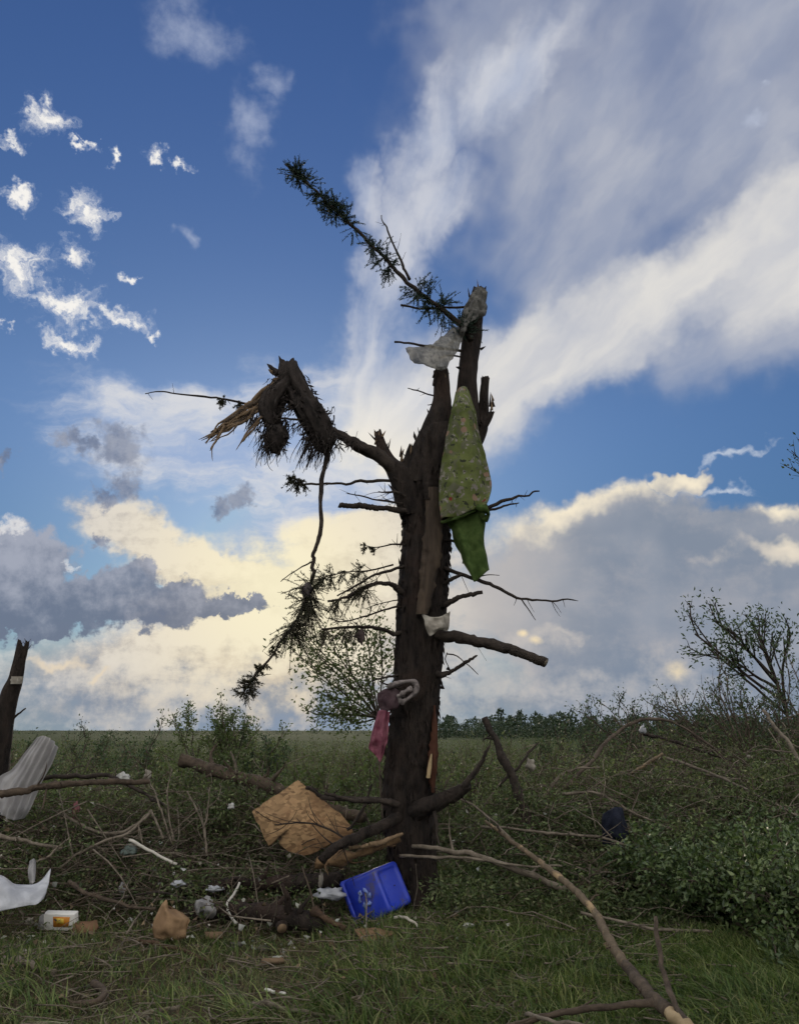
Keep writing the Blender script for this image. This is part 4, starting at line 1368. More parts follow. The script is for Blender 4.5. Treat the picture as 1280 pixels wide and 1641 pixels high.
# ------------------------------------------------------------------ cloth and sheets
def sheet(ctrl, up=7, wr=0.01, freq=9.0, seed=0.0, fold=None):
    """control rows of (px, py, Y) -> fine wrinkled grid, world space"""
    G = np.array([[tuple(P3(q)) for q in row] for row in ctrl])
    a = np.stack([spline(G[:, j], (len(G) - 1) * up + 1) for j in range(G.shape[1])], 1)
    b = np.stack([spline(a[i], (G.shape[1] - 1) * up + 1) for i in range(len(a))], 0)
    h, w_, _ = b.shape
    for i in range(h):
        for j in range(w_):
            p = Vector(b[i, j]) * freq
            b[i, j, 1] += wr * (mnoise.noise(p + Vector((seed, 0, 0))) + 0.6 * mnoise.noise(p * 2.3 + Vector((0, seed, 0))))
            b[i, j, 0] += wr * 0.4 * mnoise.noise(p + Vector((0, 0, seed + 5)))
            b[i, j, 2] += wr * 0.4 * mnoise.noise(p + Vector((9, 0, seed)))
            if fold is not None:
                b[i, j, 1] += fold(i / (h - 1), j / (w_ - 1))
    ii_, jj_ = np.meshgrid(np.arange(h - 1), np.arange(w_ - 1), indexing='ij')
    k = (ii_ * w_ + jj_).ravel()
    return MB().add(b.reshape(-1, 3), np.stack([k, k + w_, k + w_ + 1, k + 1], -1))


def thick(o, t):
    m2 = o.modifiers.new('thickness', 'SOLIDIFY')
    m2.thickness = t
    m2.offset = 0
    return o


# printed green blanket
M_BLK, t, b, out = material('printed_blanket')
p = coords(t)
pw = t.v('ADD', p, t.v('SCALE', t.v('SUBTRACT', t.noise(p, 7.0, 3, color=True), (.5, .5, .5)), 0.06))
base = t.mix(t.smooth(t.noise(p, 3.0, 4, 0.6), 0.35, 0.65), (0.062, 0.078, 0.023), (0.125, 0.145, 0.050))
base = t.mix(t.smooth(t.noise(pw, 9.0, 3, 0.6), 0.48, 0.60, 0.0, 0.7), base, (0.105, 0.100, 0.078))
base = t.mix(t.smooth(t.noise(t.v('ADD', pw, (3, 1, 7)), 15.0, 3, 0.6), 0.57, 0.63), base, (0.20, 0.18, 0.16))
base = t.mix(t.smooth(t.noise(t.v('ADD', pw, (8, 4, 2)), 15.0, 2, 0.6), 0.60, 0.66), base, (0.036, 0.040, 0.026))
vor = t.node('ShaderNodeTexVoronoi')
t.put(vor.inputs['Vector'], pw)
vor.inputs['Scale'].default_value = 8.5
red = t.m('MULTIPLY', t.smooth(t.m('MULTIPLY_ADD', t.noise(p, 26, 3), 0.5, vor.outputs['Distance']), 0.50, 0.36), t.smooth(t.sep(vor.outputs['Color'])[0], 0.66, 0.68))
base = t.mix(red, base, (0.16, 0.030, 0.026))
pk = t.m('MULTIPLY', t.smooth(vor.outputs['Distance'], 0.32, 0.24), t.smooth(t.sep(vor.outputs['Color'])[1], 0.74, 0.76))
base = t.mix(pk, base, (0.21, 0.14, 0.10))
t.put(b.inputs['Base Color'], base)
b.inputs['Roughness'].default_value = 0.95
b.inputs['Specular IOR Level'].default_value = 0.1
bump(t, b, t.noise(p, 60, 4, 0.6), 0.5, 0.004)
M_BLK2 = cloth_mat('plain_green_cloth', (0.042, 0.072, 0.018), (0.088, 0.130, 0.039), 0.15, 0.95, 7.0)
root = thing('printed_blanket', 'green printed blanket draped over the broken treetop, its tail hanging down', 'blanket', tp(745, 925, -.45))
Yb = TY - 0.40


def vfold(i, j):
    return -0.05 * math.sin(math.pi * j) - 0.09 * i * abs(math.sin(j * 6.0 + 0.5 + 0.8 * i)) + 0.04 * i - 0.04 * i * math.cos(j * 6.0 - 0.6) - 0.035 * i * i * math.sin(8.0 * (i + 0.9 * j))


o = part('printed_side', sheet([
    [(730, 628, Yb + .22), (737, 623, Yb + .2), (744, 622, Yb + .2), (750, 628, Yb + .22)],
    [(724, 655, Yb + .1), (735, 652, Yb + .03), (748, 652, Yb + .03), (760, 658, Yb + .1)],
    [(716, 695, Yb + .08), (732, 692, Yb), (750, 692, Yb), (768, 700, Yb + .1)],
    [(709, 735, Yb + .06), (732, 735, Yb - .02), (758, 735, Yb - .02), (779, 738, Yb + .1)],
    [(704, 775, Yb + .05), (732, 778, Yb - .04), (762, 776, Yb - .03), (786, 772, Yb + .1)],
    [(703, 806, Yb + .04), (730, 808, Yb - .05), (760, 802, Yb - .04), (784, 796, Yb + .06)],
    [(707, 836, Yb + .03), (730, 829, Yb - .05), (756, 819, Yb - .03), (778, 811, Yb + .02)]], 9, 0.022, 7.0, 1.0, vfold), M_BLK, root)
thick(o, 0.012)
hem = spline(np.array([tuple(pt(*q)) for q in [(707, 837, Yb + .02), (718, 835, Yb - .02), (732, 830, Yb - .06), (756, 820, Yb - .04), (780, 810, Yb + .02)]]), 24)
mb = MB()
tubes(mb, [hem], [np.full(24, 0.016)], 7)
part('rolled_hem', mb, M_BLK2, root)
o = part('hanging_tail', sheet([
    [(712, 833, Yb + .06), (735, 828, Yb + .0), (758, 820, Yb + .0), (777, 814, Yb + .08)],
    [(724, 850, Yb + .10), (740, 852, Yb + .02), (758, 848, Yb + .0), (776, 842, Yb + .1)],
    [(733, 872, Yb + .10), (746, 874, Yb + .0), (762, 872, Yb + .0), (774, 868, Yb + .1)],
    [(742, 900, Yb + .10), (752, 902, Yb + .0), (766, 900, Yb + .0), (779, 894, Yb + .1)],
    [(754, 920, Yb + .10), (760, 932, Yb + .0), (770, 924, Yb + .0), (782, 914, Yb + .1)]], 7, 0.02, 8.0, 2.0,
    lambda i, j: -0.035 * math.sin(j * 9.0)), M_BLK2, root)
thick(o, 0.010)
o = part('tail_flap', sheet([
    [(724, 846, Yb + .16), (740, 846, Yb + .14), (756, 842, Yb + .14)],
    [(728, 870, Yb + .18), (740, 872, Yb + .14), (752, 872, Yb + .14)],
    [(740, 892, Yb + .18), (745, 894, Yb + .16), (752, 896, Yb + .14)],
    [(741, 903, Yb + .18), (747, 903, Yb + .16), (753, 905, Yb + .14)]], 6, 0.015, 8.0, 4.0), M_BLK2, root)
thick(o, 0.008)
mb = MB()
c_ = pt(772, 822, Yb - 0.02)
S = spline(np.array([tuple(c_ + Vector(q)) for q in [(-.05, -.03, .05), (.02, -.06, .02), (.06, -.02, -.02), (.03, .03, -.06)]]), 14)
tubes(mb, [S], [0.030 + 0.012 * np.sin(np.linspace(0, 7, 14))], 9, True, 0.08, rng)
part('knotted_fold', mb, M_BLK2, root)

# plastic film in the treetop
M_FILM = cloth_mat('dull_plastic_film', (0.08, 0.076, 0.068), (0.21, 0.20, 0.18), 0.3, 0.45, 16.0, 0.92)
M_FILM2 = cloth_mat('clear_plastic_film', (0.15, 0.146, 0.13), (0.34, 0.325, 0.29), 0.45, 0.4, 16.0, 0.72)
M_WHITE = cloth_mat('white_plastic', (0.40, 0.41, 0.44), (0.62, 0.63, 0.66), 0.25, 0.5, 5.0)
M_GREYP = cloth_mat('grey_plastic_sheet', (0.30, 0.29, 0.295), (0.52, 0.50, 0.50), 0.35, 0.5, 9.0, 0.94)
M_RAG = cloth_mat('off_white_rag', (0.24, 0.215, 0.18), (0.42, 0.385, 0.33), 0.1, 0.95, 9.0)
M_PINK = cloth_mat('pink_gauze', (0.22, 0.062, 0.095), (0.36, 0.15, 0.19), 0.35, 0.95, 9.0)
M_MAUVE = cloth_mat('faded_mauve_cloth', (0.06, 0.036, 0.042), (0.11, 0.076, 0.082), 0.1, 0.95, 9.0)
M_PAPER = cloth_mat('crumpled_paper', (0.44, 0.43, 0.41), (0.68, 0.67, 0.64), 0.15, 0.9, 12.0)


def film(name, label, cat, ctrl, mat, up=7, wr=0.012, freq=9.0, seed=0.0, th=0.002, fold=None, pname='film'):
    mbs = sheet(ctrl, up, wr, freq, seed, fold)
    V = np.concatenate(mbs.v)
    base = Vector((float(V[:, 0].mean()), float(V[:, 1].mean()), float(V[:, 2].min())))
    o = solo(name, mbs, mat, label, cat, base)
    thick(o, th)
    return o


Yf = TY - 0.12
film('plastic_wrap', 'dull grey plastic wrapped over the very tip of the broken trunk', 'plastic sheet', [
    [(752, 478, Yf), (758, 464, Yf - .03), (768, 458, Yf - .06), (780, 468, Yf - .02)],
    [(742, 496, Yf), (752, 486, Yf - .05), (766, 482, Yf - .09), (780, 482, Yf - .02)],
    [(736, 514, Yf), (746, 508, Yf - .05), (760, 508, Yf - .10), (777, 506, Yf - .02)],
    [(734, 530, Yf), (740, 528, Yf - .05), (748, 522, Yf - .08), (754, 514, Yf - .09)],
    [(737, 542, Yf), (740, 540, Yf - .03), (743, 536, Yf - .06), (746, 530, Yf - .08)]], M_FILM, 8, 0.05, 11.0, 3.0)
film('plastic_film', 'translucent plastic film snagged on a twig left of the treetop', 'plastic sheet', [
    [(648, 556, Yf - .22), (672, 556, Yf - .2), (692, 550, Yf - .16), (708, 538, Yf - .1), (722, 526, Yf - .05), (738, 528, Yf)],
    [(652, 566, Yf - .25), (674, 566, Yf - .24), (694, 562, Yf - .2), (712, 552, Yf - .14), (728, 544, Yf - .08), (740, 546, Yf)],
    [(656, 576, Yf - .24), (676, 578, Yf - .25), (696, 578, Yf - .22), (712, 572, Yf - .16), (726, 562, Yf - .1), (736, 556, Yf)],
    [(662, 580, Yf - .22), (678, 585, Yf - .22), (696, 591, Yf - .2), (710, 592, Yf - .14), (722, 580, Yf - .1), (730, 568, Yf - .02)]], M_FILM2, 8, 0.045, 11.0, 6.0)
Yr = TY - 0.36
film('rag', 'off-white rag stuck to the trunk above the thick right bough', 'rag', [
    [(675, 984, Yr), (690, 988, Yr - .04), (705, 988, Yr - .02), (720, 980, Yr + .1)],
    [(680, 996, Yr - .02), (692, 1000, Yr - .06), (708, 998, Yr - .04), (720, 994, Yr + .1)],
    [(682, 1008, Yr - .02), (692, 1010, Yr - .07), (706, 1006, Yr - .05), (718, 1006, Yr + .1)],
    [(684, 1014, Yr), (690, 1019, Yr - .05), (702, 1010, Yr - .04), (716, 1012, Yr + .1)]], M_RAG, 7, 0.022, 14.0, 8.0, 0.006)
root = thing('pink_scarf', 'ragged pink gauze scarf with mauve twist wound on the left side of the trunk', 'scarf', tp(605, 1218, -.35))
o = part('twisted_wrap', sheet([
    [(604, 1112, Yr + .12), (620, 1102, Yr + .04), (634, 1104, Yr - .01), (644, 1112, Yr - .02)],
    [(606, 1128, Yr + .12), (620, 1120, Yr + .02), (634, 1122, Yr - .02), (642, 1128, Yr - .02)],
    [(612, 1142, Yr + .12), (622, 1138, Yr + .03), (632, 1136, Yr - .01), (638, 1134, Yr - .02)]], 6, 0.03, 14.0, 9.0), M_MAUVE, root)
thick(o, 0.006)
o = part('pink_tail', sheet([
    [(606, 1140, Yr + .1), (612, 1138, Yr + .04), (618, 1138, Yr + .0), (624, 1140, Yr + .02)],
    [(600, 1160, Yr + .08), (608, 1160, Yr + .02), (616, 1160, Yr + .0), (624, 1158, Yr + .02)],
    [(594, 1182, Yr + .08), (604, 1184, Yr + .0), (614, 1182, Yr + .0), (622, 1178, Yr + .02)],
    [(591, 1196, Yr + .08), (604, 1200, Yr + .03), (609, 1202, Yr + .0), (619, 1194, Yr + .02)],
    [(593, 1203, Yr + .08), (603, 1212, Yr + .0), (609, 1222, Yr + .0), (616, 1206, Yr + .02)]], 6, 0.025, 14.0, 10.0, lambda i, j: -0.02 * math.sin(j * 14)), M_PINK, root)
thick(o, 0.004)
M_STRIPED = cloth_mat('striped_cord', (0.10, 0.085, 0.082), (0.25, 0.215, 0.205), 0.0, 0.9, 16.0)
root = thing('cloth_loop', 'pale twisted cloth loop clinging to the trunk above the pink scarf', 'cloth', tp(645, 1130, -.42))
for q in [[(622, 1102, Yr + .0), (634, 1096, Yr - .04), (650, 1092, Yr - .06), (662, 1092, Yr - .06), (668, 1100, Yr - .06)],
          [(668, 1098, Yr - .06), (666, 1108, Yr - .06), (656, 1118, Yr - .06), (646, 1124, Yr - .05), (642, 1127, Yr - .04)],
          [(642, 1114, Yr - .05), (650, 1108, Yr - .07), (660, 1103, Yr - .06)],
          [(640, 1112, Yr - .05), (640, 1120, Yr - .05), (644, 1126, Yr - .05)]]:
    S = spline(np.array([tuple(pt(*k)) for k in q]), 18)
    mb = MB()
    tubes(mb, [S], [0.022 + 0.006 * np.sin(np.linspace(0, 9, 18))], 8, True, 0.08, rng)
    part('twisted_strand', mb, M_STRIPED, root)

# ------------------------------------------------------------------ big white sheets on the left
M_SHEET = cloth_mat('ribbed_sheet', (0.36, 0.35, 0.355), (0.50, 0.485, 0.485), 0.35, 0.5, 3.0, 0.96, 0.002)
film('ribbed_plastic_sheet', 'tall white ribbed plastic sheet standing folded at the left edge', 'plastic sheet', [
    [(60, 1181, 8.5), (70, 1180, 8.42), (82, 1184, 8.4), (93, 1198, 8.5)],
    [(40, 1206, 8.5), (52, 1208, 8.38), (68, 1212, 8.38), (84, 1220, 8.48)],
    [(20, 1232, 8.5), (36, 1238, 8.36), (52, 1244, 8.36), (70, 1246, 8.46)],
    [(-2, 1246, 8.5), (20, 1262, 8.34), (38, 1272, 8.34), (58, 1274, 8.44)],
    [(-10, 1272, 8.5), (12, 1284, 8.3), (30, 1296, 8.3), (48, 1298, 8.4)],
    [(-14, 1296, 8.5), (4, 1306, 8.3), (22, 1314, 8.3), (38, 1312, 8.4)]], M_SHEET, 10, 0.016, 5.0, 12.0, 0.004, lambda i, j: 0.022 * math.sin(j * 34) + 0.02 * math.sin(j * 9))
film('plastic_tarp', 'bluish white plastic sheet sagging on the brush at the lower left edge', 'plastic sheet', [
    [(-20, 1398, 7.1), (8, 1404, 7.1), (24, 1416, 7.15), (46, 1418, 7.2), (64, 1412, 7.25), (82, 1391, 7.3)],
    [(-20, 1420, 6.98), (8, 1424, 6.96), (26, 1430, 6.98), (46, 1430, 7.02), (64, 1424, 7.1), (80, 1410, 7.2)],
    [(-20, 1442, 6.9), (8, 1444, 6.88), (26, 1444, 6.9), (44, 1444, 6.94), (60, 1440, 7.0), (76, 1426, 7.1)],
    [(-20, 1464, 6.85), (8, 1458, 6.85), (26, 1455, 6.88), (42, 1452, 6.92), (58, 1449, 6.96), (70, 1440, 7.05)]], M_WHITE, 6, 0.03, 6.0, 14.0, 0.004)
film('plastic_scrap', 'narrow grey plastic strip standing behind the white sheet at lower left', 'plastic scrap', [
    [(48, 1380, 7.5), (54, 1376, 7.48), (58, 1380, 7.5)], [(46, 1398, 7.45), (53, 1398, 7.42), (58, 1398, 7.46)], [(48, 1416, 7.4), (54, 1416, 7.38), (57, 1414, 7.4)]], M_GREYP, 5, 0.02, 8.0, 15.0)


def crumple(name, label, cat, px, py, Y, size, mat, seed, squash=(1, 1, 0.7)):
    """a crumpled ball or wad"""
    mb = MB()
    c0 = P3((px, py, Y)) if Y != 'g' else gp(px, py, size * 0.35)
    V, F = [], []
    nu, nv = 14, 9
    for i in range(nv + 1):
        th = math.pi * i / nv
        for j in range(nu):
            ph = 2 * math.pi * j / nu
            d = Vector((math.sin(th) * math.cos(ph), math.sin(th) * math.sin(ph), math.cos(th)))
            k = 0.75 + 0.65 * mnoise.noise(d * 1.7 + Vector((seed, 0, 0))) + 0.35 * mnoise.noise(d * 4.1 + Vector((0, seed, 0)))
            V.append((c0.x + d.x * k * size * squash[0], c0.y + d.y * k * size * squash[1], c0.z + d.z * k * size * squash[2]))
    for i in range(nv):
        for j in range(nu):
            F.append((i * nu + j, (i + 1) * nu + j, (i + 1) * nu + (j + 1) % nu, i * nu + (j + 1) % nu))
    mb.add(V, F)
    V = np.array(V)
    return solo(name, mb, mat, label, cat, Vector((c0.x, c0.y, float(V[:, 2].min()))), smooth=False)


crumple('crumpled_paper', 'white crumpled paper resting on top of the brush at left', 'paper', 196, 1246, 9.0, 0.075, M_PAPER, 1.0, (1.3, 1, .8))
crumple('crumpled_paper', 'grey-white crumpled paper on a stick right of the whiter wad', 'paper', 237, 1243, 9.0, 0.06, M_RAG, 2.0, (.8, .8, 1.3))
crumple('crumpled_paper', 'red and white wad of wrapping left of the plywood board', 'wrapper', 370, 1292, 8.9, 0.05, M_PAPER, 3.0)
crumple('plastic_bag', 'pale greenish plastic bag crushed under the white stick', 'bag', 208, 1364, 8.2, 0.085, cloth_mat('pale_green_bag', (0.10, 0.13, 0.115), (0.20, 0.245, 0.22), 0.2, 0.5), 4.0)
crumple('crumpled_paper', 'small white paper ball between the carton and the paper bag', 'paper', 211, 1466, 'g', 0.05, M_PAPER, 5.0)
crumple('crumpled_paper', 'small white scrap left of the orange printed carton', 'paper', 47, 1479, 'g', 0.05, M_RAG, 6.0)
crumple('insulation_wad', 'grey shredded wad right of the brown paper bag', 'insulation', 330, 1453, 7.4, 0.085, M_GREYP, 7.0, (1.1, 1, 1))
crumple('foil_scrap', 'silvery crumpled film behind the brown paper bag', 'plastic scrap', 286, 1416, 7.6, 0.05, M_WHITE, 8.0, (1.5, 1, .6))
crumple('foil_scrap', 'silvery crumpled film in the twigs above the grey wad', 'plastic scrap', 346, 1424, 7.6, 0.06, M_WHITE, 8.6, (1.5, 1, .5))
crumple('paper_scrap', 'bright white paper scrap on the far right of the turf middle', 'paper', 752, 1497, 'g', 0.035, M_PAPER, 9.0, (1.7, 1, .5))
crumple('paper_scrap', 'tiny white paper scrap below the dark log', 'paper', 446, 1524, 'g', 0.03, M_PAPER, 10.0, (1.6, 1, .6))
crumple('plastic_scrap', 'white plastic scrap caught under the arching branch', 'plastic scrap', 1029, 1170, 11.2, 0.07, M_WHITE, 11.0, (.8, .8, 1))
crumple('plastic_scrap', 'white plastic tatter on the brush right of the trunk', 'plastic scrap', 850, 1226, 9.8, 0.075, M_RAG, 12.0, (1.0, .7, 1.0))
crumple('plastic_scrap', 'small white speck of plastic on the far right brush', 'plastic scrap', 1200, 1213, 11.0, 0.04, M_RAG, 13.0)
crumple('plastic_scrap', 'white plastic tatter at the foot of the left broken trunk', 'plastic scrap', 8, 1180, 9.2, 0.06, M_WHITE, 14.0, (1.4, 1, .5))
crumple('pink_rag', 'small pink rag hung in the brush below the white crumpled paper', 'rag', 121, 1298, 8.8, 0.075, cloth_mat('dull_pink', (0.20, 0.075, 0.085), (0.32, 0.15, 0.155), 0.1, 0.9), 15.0, (.55, .5, 1.4))
crumple('white_scrap', 'pale torn scrap half hidden in the brush above the carton', 'plastic scrap', 196, 1424, 7.8, 0.06, M_GREYP, 16.0, (.6, .8, 1.3))
crumple('leaf_wad', 'pale scraps of paper in the turf below the carton', 'paper', 44, 1520, 'g', 0.045, M_RAG, 17.0, (2.0, 1, .35))

crumple('caught_wad', 'dull pinkish wad of fibre hung on the bough left of the trunk', 'debris', 577, 1018, TY - .3, 0.075, cloth_mat('mauve_fibre', (0.07, 0.05, 0.05), (0.14, 0.11, 0.105), 0.1, 0.95, 14.0), 61.0, (.7, .7, 1.1))
crumple('caught_wad', 'grey fibre wad tangled round the dangling limb', 'debris', 492, 945, TY - .32, 0.085, cloth_mat('grey_fibre', (0.06, 0.05, 0.052), (0.12, 0.105, 0.105), 0.1, 0.95, 14.0), 62.0, (.8, .7, 1.0))
M_NAVY = cloth_mat('navy_fabric', (0.006, 0.008, 0.015), (0.018, 0.021, 0.036), 0.0, 0.8, 6.0)
film('navy_cloth', 'dark navy cloth hanging in the brush right of the trunk', 'cloth', [
    [(966, 1304, 8.7), (978, 1296, 8.6), (990, 1294, 8.55), (997, 1296, 8.7)],
    [(964, 1320, 8.65), (980, 1316, 8.5), (992, 1314, 8.48), (1002, 1316, 8.66)],
    [(964, 1338, 8.6), (982, 1338, 8.46), (996, 1336, 8.45), (1007, 1338, 8.62)],
    [(966, 1352, 8.6), (984, 1356, 8.5), (1000, 1354, 8.48), (1010, 1352, 8.6)]], M_NAVY, 6, 0.03, 8.0, 22.0, 0.006)


# ------------------------------------------------------------------ boards, boxes, the bin
def slab(poly, P0_, nrm, th, jag=0.0, seed=0):
    """photograph polygon laid on a tilted plane, given thickness; edges may be torn"""
    nrm = Vector(nrm).normalized()
    rs_ = np.random.default_rng(seed)
    pts = []
    for k in range(len(poly)):
        a_, b_ = Vector((*poly[k], 0)), Vector((*poly[(k + 1) % len(poly)], 0))
        m2 = 1 if not jag else max(1, int((b_ - a_).length / 7))
        for q in range(m2):
            c_ = a_.lerp(b_, q / m2)
            if q:
                c_.x += rs_.normal(0, jag)
                c_.y += rs_.normal(0, jag)
            r = ray(c_.x, c_.y)
            tt = (P0_ - CAMV).dot(nrm) / r.dot(nrm)
            pts.append(CAMV + r * tt)
    n_ = len(pts)
    cen = sum(pts, Vector()) / n_
    f = [tuple(q) for q in pts] + [tuple(cen)]
    bk = [tuple(q + nrm * th) for q in pts] + [tuple(cen + nrm * th)]
    tr, qd = [], []
    for k in range(n_):
        k2 = (k + 1) % n_
        tr += [(k, k2, n_), (n_ + 1 + k2, n_ + 1 + k, 2 * n_ + 1)]
        qd.append((k2, k, n_ + 1 + k, n_ + 1 + k2))
    V = np.array(f + bk)
    return MB().add(V, qd, tr), Vector((cen.x, cen.y, float(V[:, 2].min())))


M_OSB, t, b, _ = material('strand_board')
p = coords(t)
v1 = t.node('ShaderNodeTexVoronoi')
t.put(v1.inputs['Vector'], t.v('MULTIPLY', t.v('ADD', p, t.v('SCALE', t.noise(p, 6, 2, color=True), 0.1)), (22, 40, 40)))
v1.inputs['Scale'].default_value = 1.0
fl = t.mix(t.sep(v1.outputs['Color'])[0], (0.13, 0.072, 0.030), (0.36, 0.225, 0.108))
fl = t.mix(t.smooth(t.noise(p, 2.2, 4, 0.6), 0.45, 0.62, 0.0, 0.45), fl, (0.25, 0.125, 0.055))
t.put(b.inputs['Base Color'], fl)
b.inputs['Roughness'].default_value = 0.85
bump(t, b, v1.outputs['Distance'], 0.4, 0.004)
mb, base = slab([(404, 1300), (440, 1275), (478, 1250), (492, 1262), (520, 1284), (548, 1306), (561, 1322), (566, 1336), (530, 1352), (500, 1368), (488, 1371), (462, 1364), (449, 1354), (444, 1342), (431, 1356), (418, 1330)],
                pt(480, 1312, 8.35), (0.18, 0.90, -0.42), 0.016, 0.7, 4)
solo('plywood_board', mb, M_OSB, 'large tan strand board with torn corner leaning in the brush left of the trunk', 'board', base, smooth=False)
M_CARD = plain_mat('brown_cardboard', (0.20, 0.125, 0.072), 0.9, 0.15, 0.18)
mb, base = slab([(568, 1489), (600, 1486), (634, 1494), (622, 1500), (604, 1504), (592, 1516), (584, 1512), (578, 1506)], gp(596, 1498, 0.06), (0.05, 0.45, -0.9), 0.012, 0.5, 5)
solo('cardboard_piece', mb, M_CARD, 'torn brown cardboard piece lying below the blue bin', 'cardboard', base, smooth=False)
mb, base = slab([(117, 1478), (156, 1474), (158, 1484), (150, 1494), (118, 1494)], gp(136, 1486, 0.05), (0.05, 0.6, -0.8), 0.02, 0.5, 6)
solo('cardboard_piece', mb, plain_mat('dull_cardboard', (0.155, 0.090, 0.052), 0.9, 0.1), 'dull brown cardboard flap just right of the orange printed carton', 'cardboard', base, smooth=False)
mb, base = slab([(328, 1493), (357, 1493), (357, 1503), (330, 1504)], gp(342, 1498, 0.05), (0, 0.8, -0.6), 0.03, 0.3, 7)
solo('wood_chunk', mb, plain_mat('dull_tan_wood', (0.13, 0.088, 0.055), 0.9, 0.1), 'short tan wood chunk on the ground right of the brown paper bag', 'wood', base, smooth=False)
mb, base = slab([(420, 1536), (454, 1534), (456, 1541), (418, 1543)], gp(438, 1539, 0.04), (0, 0.7, -0.7), 0.03, 0.3, 8)
solo('wood_chunk', mb, plain_mat('dull_wood', (0.16, 0.11, 0.07), 0.9, 0.1), 'dull brown wood chunk lying in the turf below the dark log', 'wood', base, smooth=False)
M_STONE = plain_mat('grey_stone', (0.085, 0.08, 0.07), 0.95, 0.1)
crumple('stone', 'grey stone on the ground left of the dark log end', 'stone', 380, 1504, 'g', 0.05, M_STONE, 51.0, (1.3, 1, .6))
crumple('stone', 'pale stone on the ground under the dark log', 'stone', 422, 1508, 'g', 0.055, M_STONE, 52.0, (1.3, 1, .6))


def box_part(name, corners, mat, root, bevel=0.0, smooth=False):
    """8 corners: bottom 4 then top 4, each ring in order"""
    q = [(0, 3, 2, 1), (4, 5, 6, 7), (0, 1, 5, 4), (1, 2, 6, 5), (2, 3, 7, 6), (3, 0, 4, 7)]
    o = part(name, MB().add(np.array([tuple(c_) for c_ in corners]), q), mat, root, smooth=smooth)
    if bevel:
        m2 = o.modifiers.new('bevel', 'BEVEL')
        m2.width = bevel
        m2.segments = 2
    return o


# drinks carton with the orange print
g0 = gp(91, 1492, 0.0)
root = thing('printed_carton', 'white carton with orange printed panel lying on the ground at lower left', 'carton', g0)
xd = Vector((0.99, -0.10, 0)).normalized()
yd = Vector((0.10, 0.99, 0.25)).normalized()
zd = xd.cross(yd)
Lc, Hc, Dc = 0.27, 0.135, 0.07
c0 = g0 - xd * (Lc * 0.42) + Vector((0, 0, 0.035))
fr = zd
cn = lambda u, v_, w_: c0 + xd * u + zd * v_ + yd * w_
M_CART = plain_mat('white_carton', (0.66, 0.64, 0.60), 0.5, 0.3, 0.08)
box_part('carton_body', [cn(0, 0, 0), cn(Lc, 0, 0), cn(Lc, 0, Dc), cn(0, 0, Dc), cn(0, Hc, 0), cn(Lc, Hc, 0), cn(Lc, Hc, Dc), cn(0, Hc, Dc)], M_CART, root, 0.006)
ox = -0.003
box_part('orange_panel', [cn(Lc * .32, Hc * .22, ox), cn(Lc * .80, Hc * .22, ox), cn(Lc * .80, Hc * .22, 0.001), cn(Lc * .32, Hc * .22, 0.001), cn(Lc * .32, Hc * .84, ox), cn(Lc * .86, Hc * .84, ox), cn(Lc * .86, Hc * .84, 0.001), cn(Lc * .32, Hc * .84, 0.001)],
         plain_mat('orange_print', (0.52, 0.20, 0.025), 0.5, 0.3, 0.3, 30), root)
ox = -0.005
box_part('yellow_print', [cn(Lc * .42, Hc * .46, ox), cn(Lc * .66, Hc * .44, ox), cn(Lc * .66, Hc * .44, -0.002), cn(Lc * .42, Hc * .46, -0.002), cn(Lc * .42, Hc * .76, ox), cn(Lc * .66, Hc * .74, ox), cn(Lc * .66, Hc * .74, -0.002), cn(Lc * .42, Hc * .76, -0.002)],
         plain_mat('yellow_print', (0.70, 0.50, 0.08), 0.5, 0.3, 0.3, 40), root)
box_part('torn_end', [cn(-.055, .01, .0), cn(-.004, .0, .0), cn(-.004, .0, Dc * .9), cn(-.05, .02, Dc * .8), cn(-.04, Hc * .8, .01), cn(-.004, Hc * .97, .0), cn(-.004, Hc * .97, Dc * .9), cn(-.03, Hc * .8, Dc * .8)], M_GREYP, root, 0.004)

# brown paper bag
root_p = gp(274, 1508)
Yp = root_p.y
M_BAG = cloth_mat('kraft_paper', (0.20, 0.125, 0.070), (0.31, 0.20, 0.112), 0.1, 0.85, 6.0, 1.0, 0.004)
root = thing('paper_bag', 'crumpled open brown paper bag standing on the ground left of the log', 'paper bag', root_p)
front = [[(247, 1506, Yp - .06), (260, 1507, Yp - .10), (276, 1507, Yp - .10), (297, 1504, Yp - .05)],
         [(246, 1486, Yp - .06), (260, 1486, Yp - .12), (276, 1488, Yp - .14), (300, 1484, Yp - .05)],
         [(250, 1466, Yp - .04), (259, 1466, Yp - .10), (275, 1470, Yp - .13), (304, 1474, Yp - .03)],
         [(258, 1450, Yp - .02), (263, 1449, Yp - .06), (272, 1462, Yp - .08), (296, 1467, Yp - .02)],
         [(264, 1444, Yp), (267, 1443, Yp - .02), (271, 1456, Yp - .03), (284, 1458, Yp - .0)]]
thick(part('front_panel', sheet(front, 5, 0.03, 11.0, 31.0), M_BAG, root, smooth=False), 0.003)
back = [[(249, 1503, Yp + .10), (264, 1502, Yp + .14), (280, 1502, Yp + .14), (296, 1501, Yp + .08)],
        [(250, 1480, Yp + .10), (264, 1480, Yp + .14), (282, 1482, Yp + .14), (299, 1480, Yp + .08)],
        [(256, 1460, Yp + .07), (266, 1460, Yp + .10), (282, 1464, Yp + .10), (296, 1466, Yp + .06)],
        [(265, 1446, Yp + .03), (270, 1452, Yp + .06), (280, 1457, Yp + .06), (290, 1462, Yp + .04)]]
thick(part('back_panel', sheet(back, 5, 0.03, 11.0, 33.0), M_BAG, root, smooth=False), 0.003)
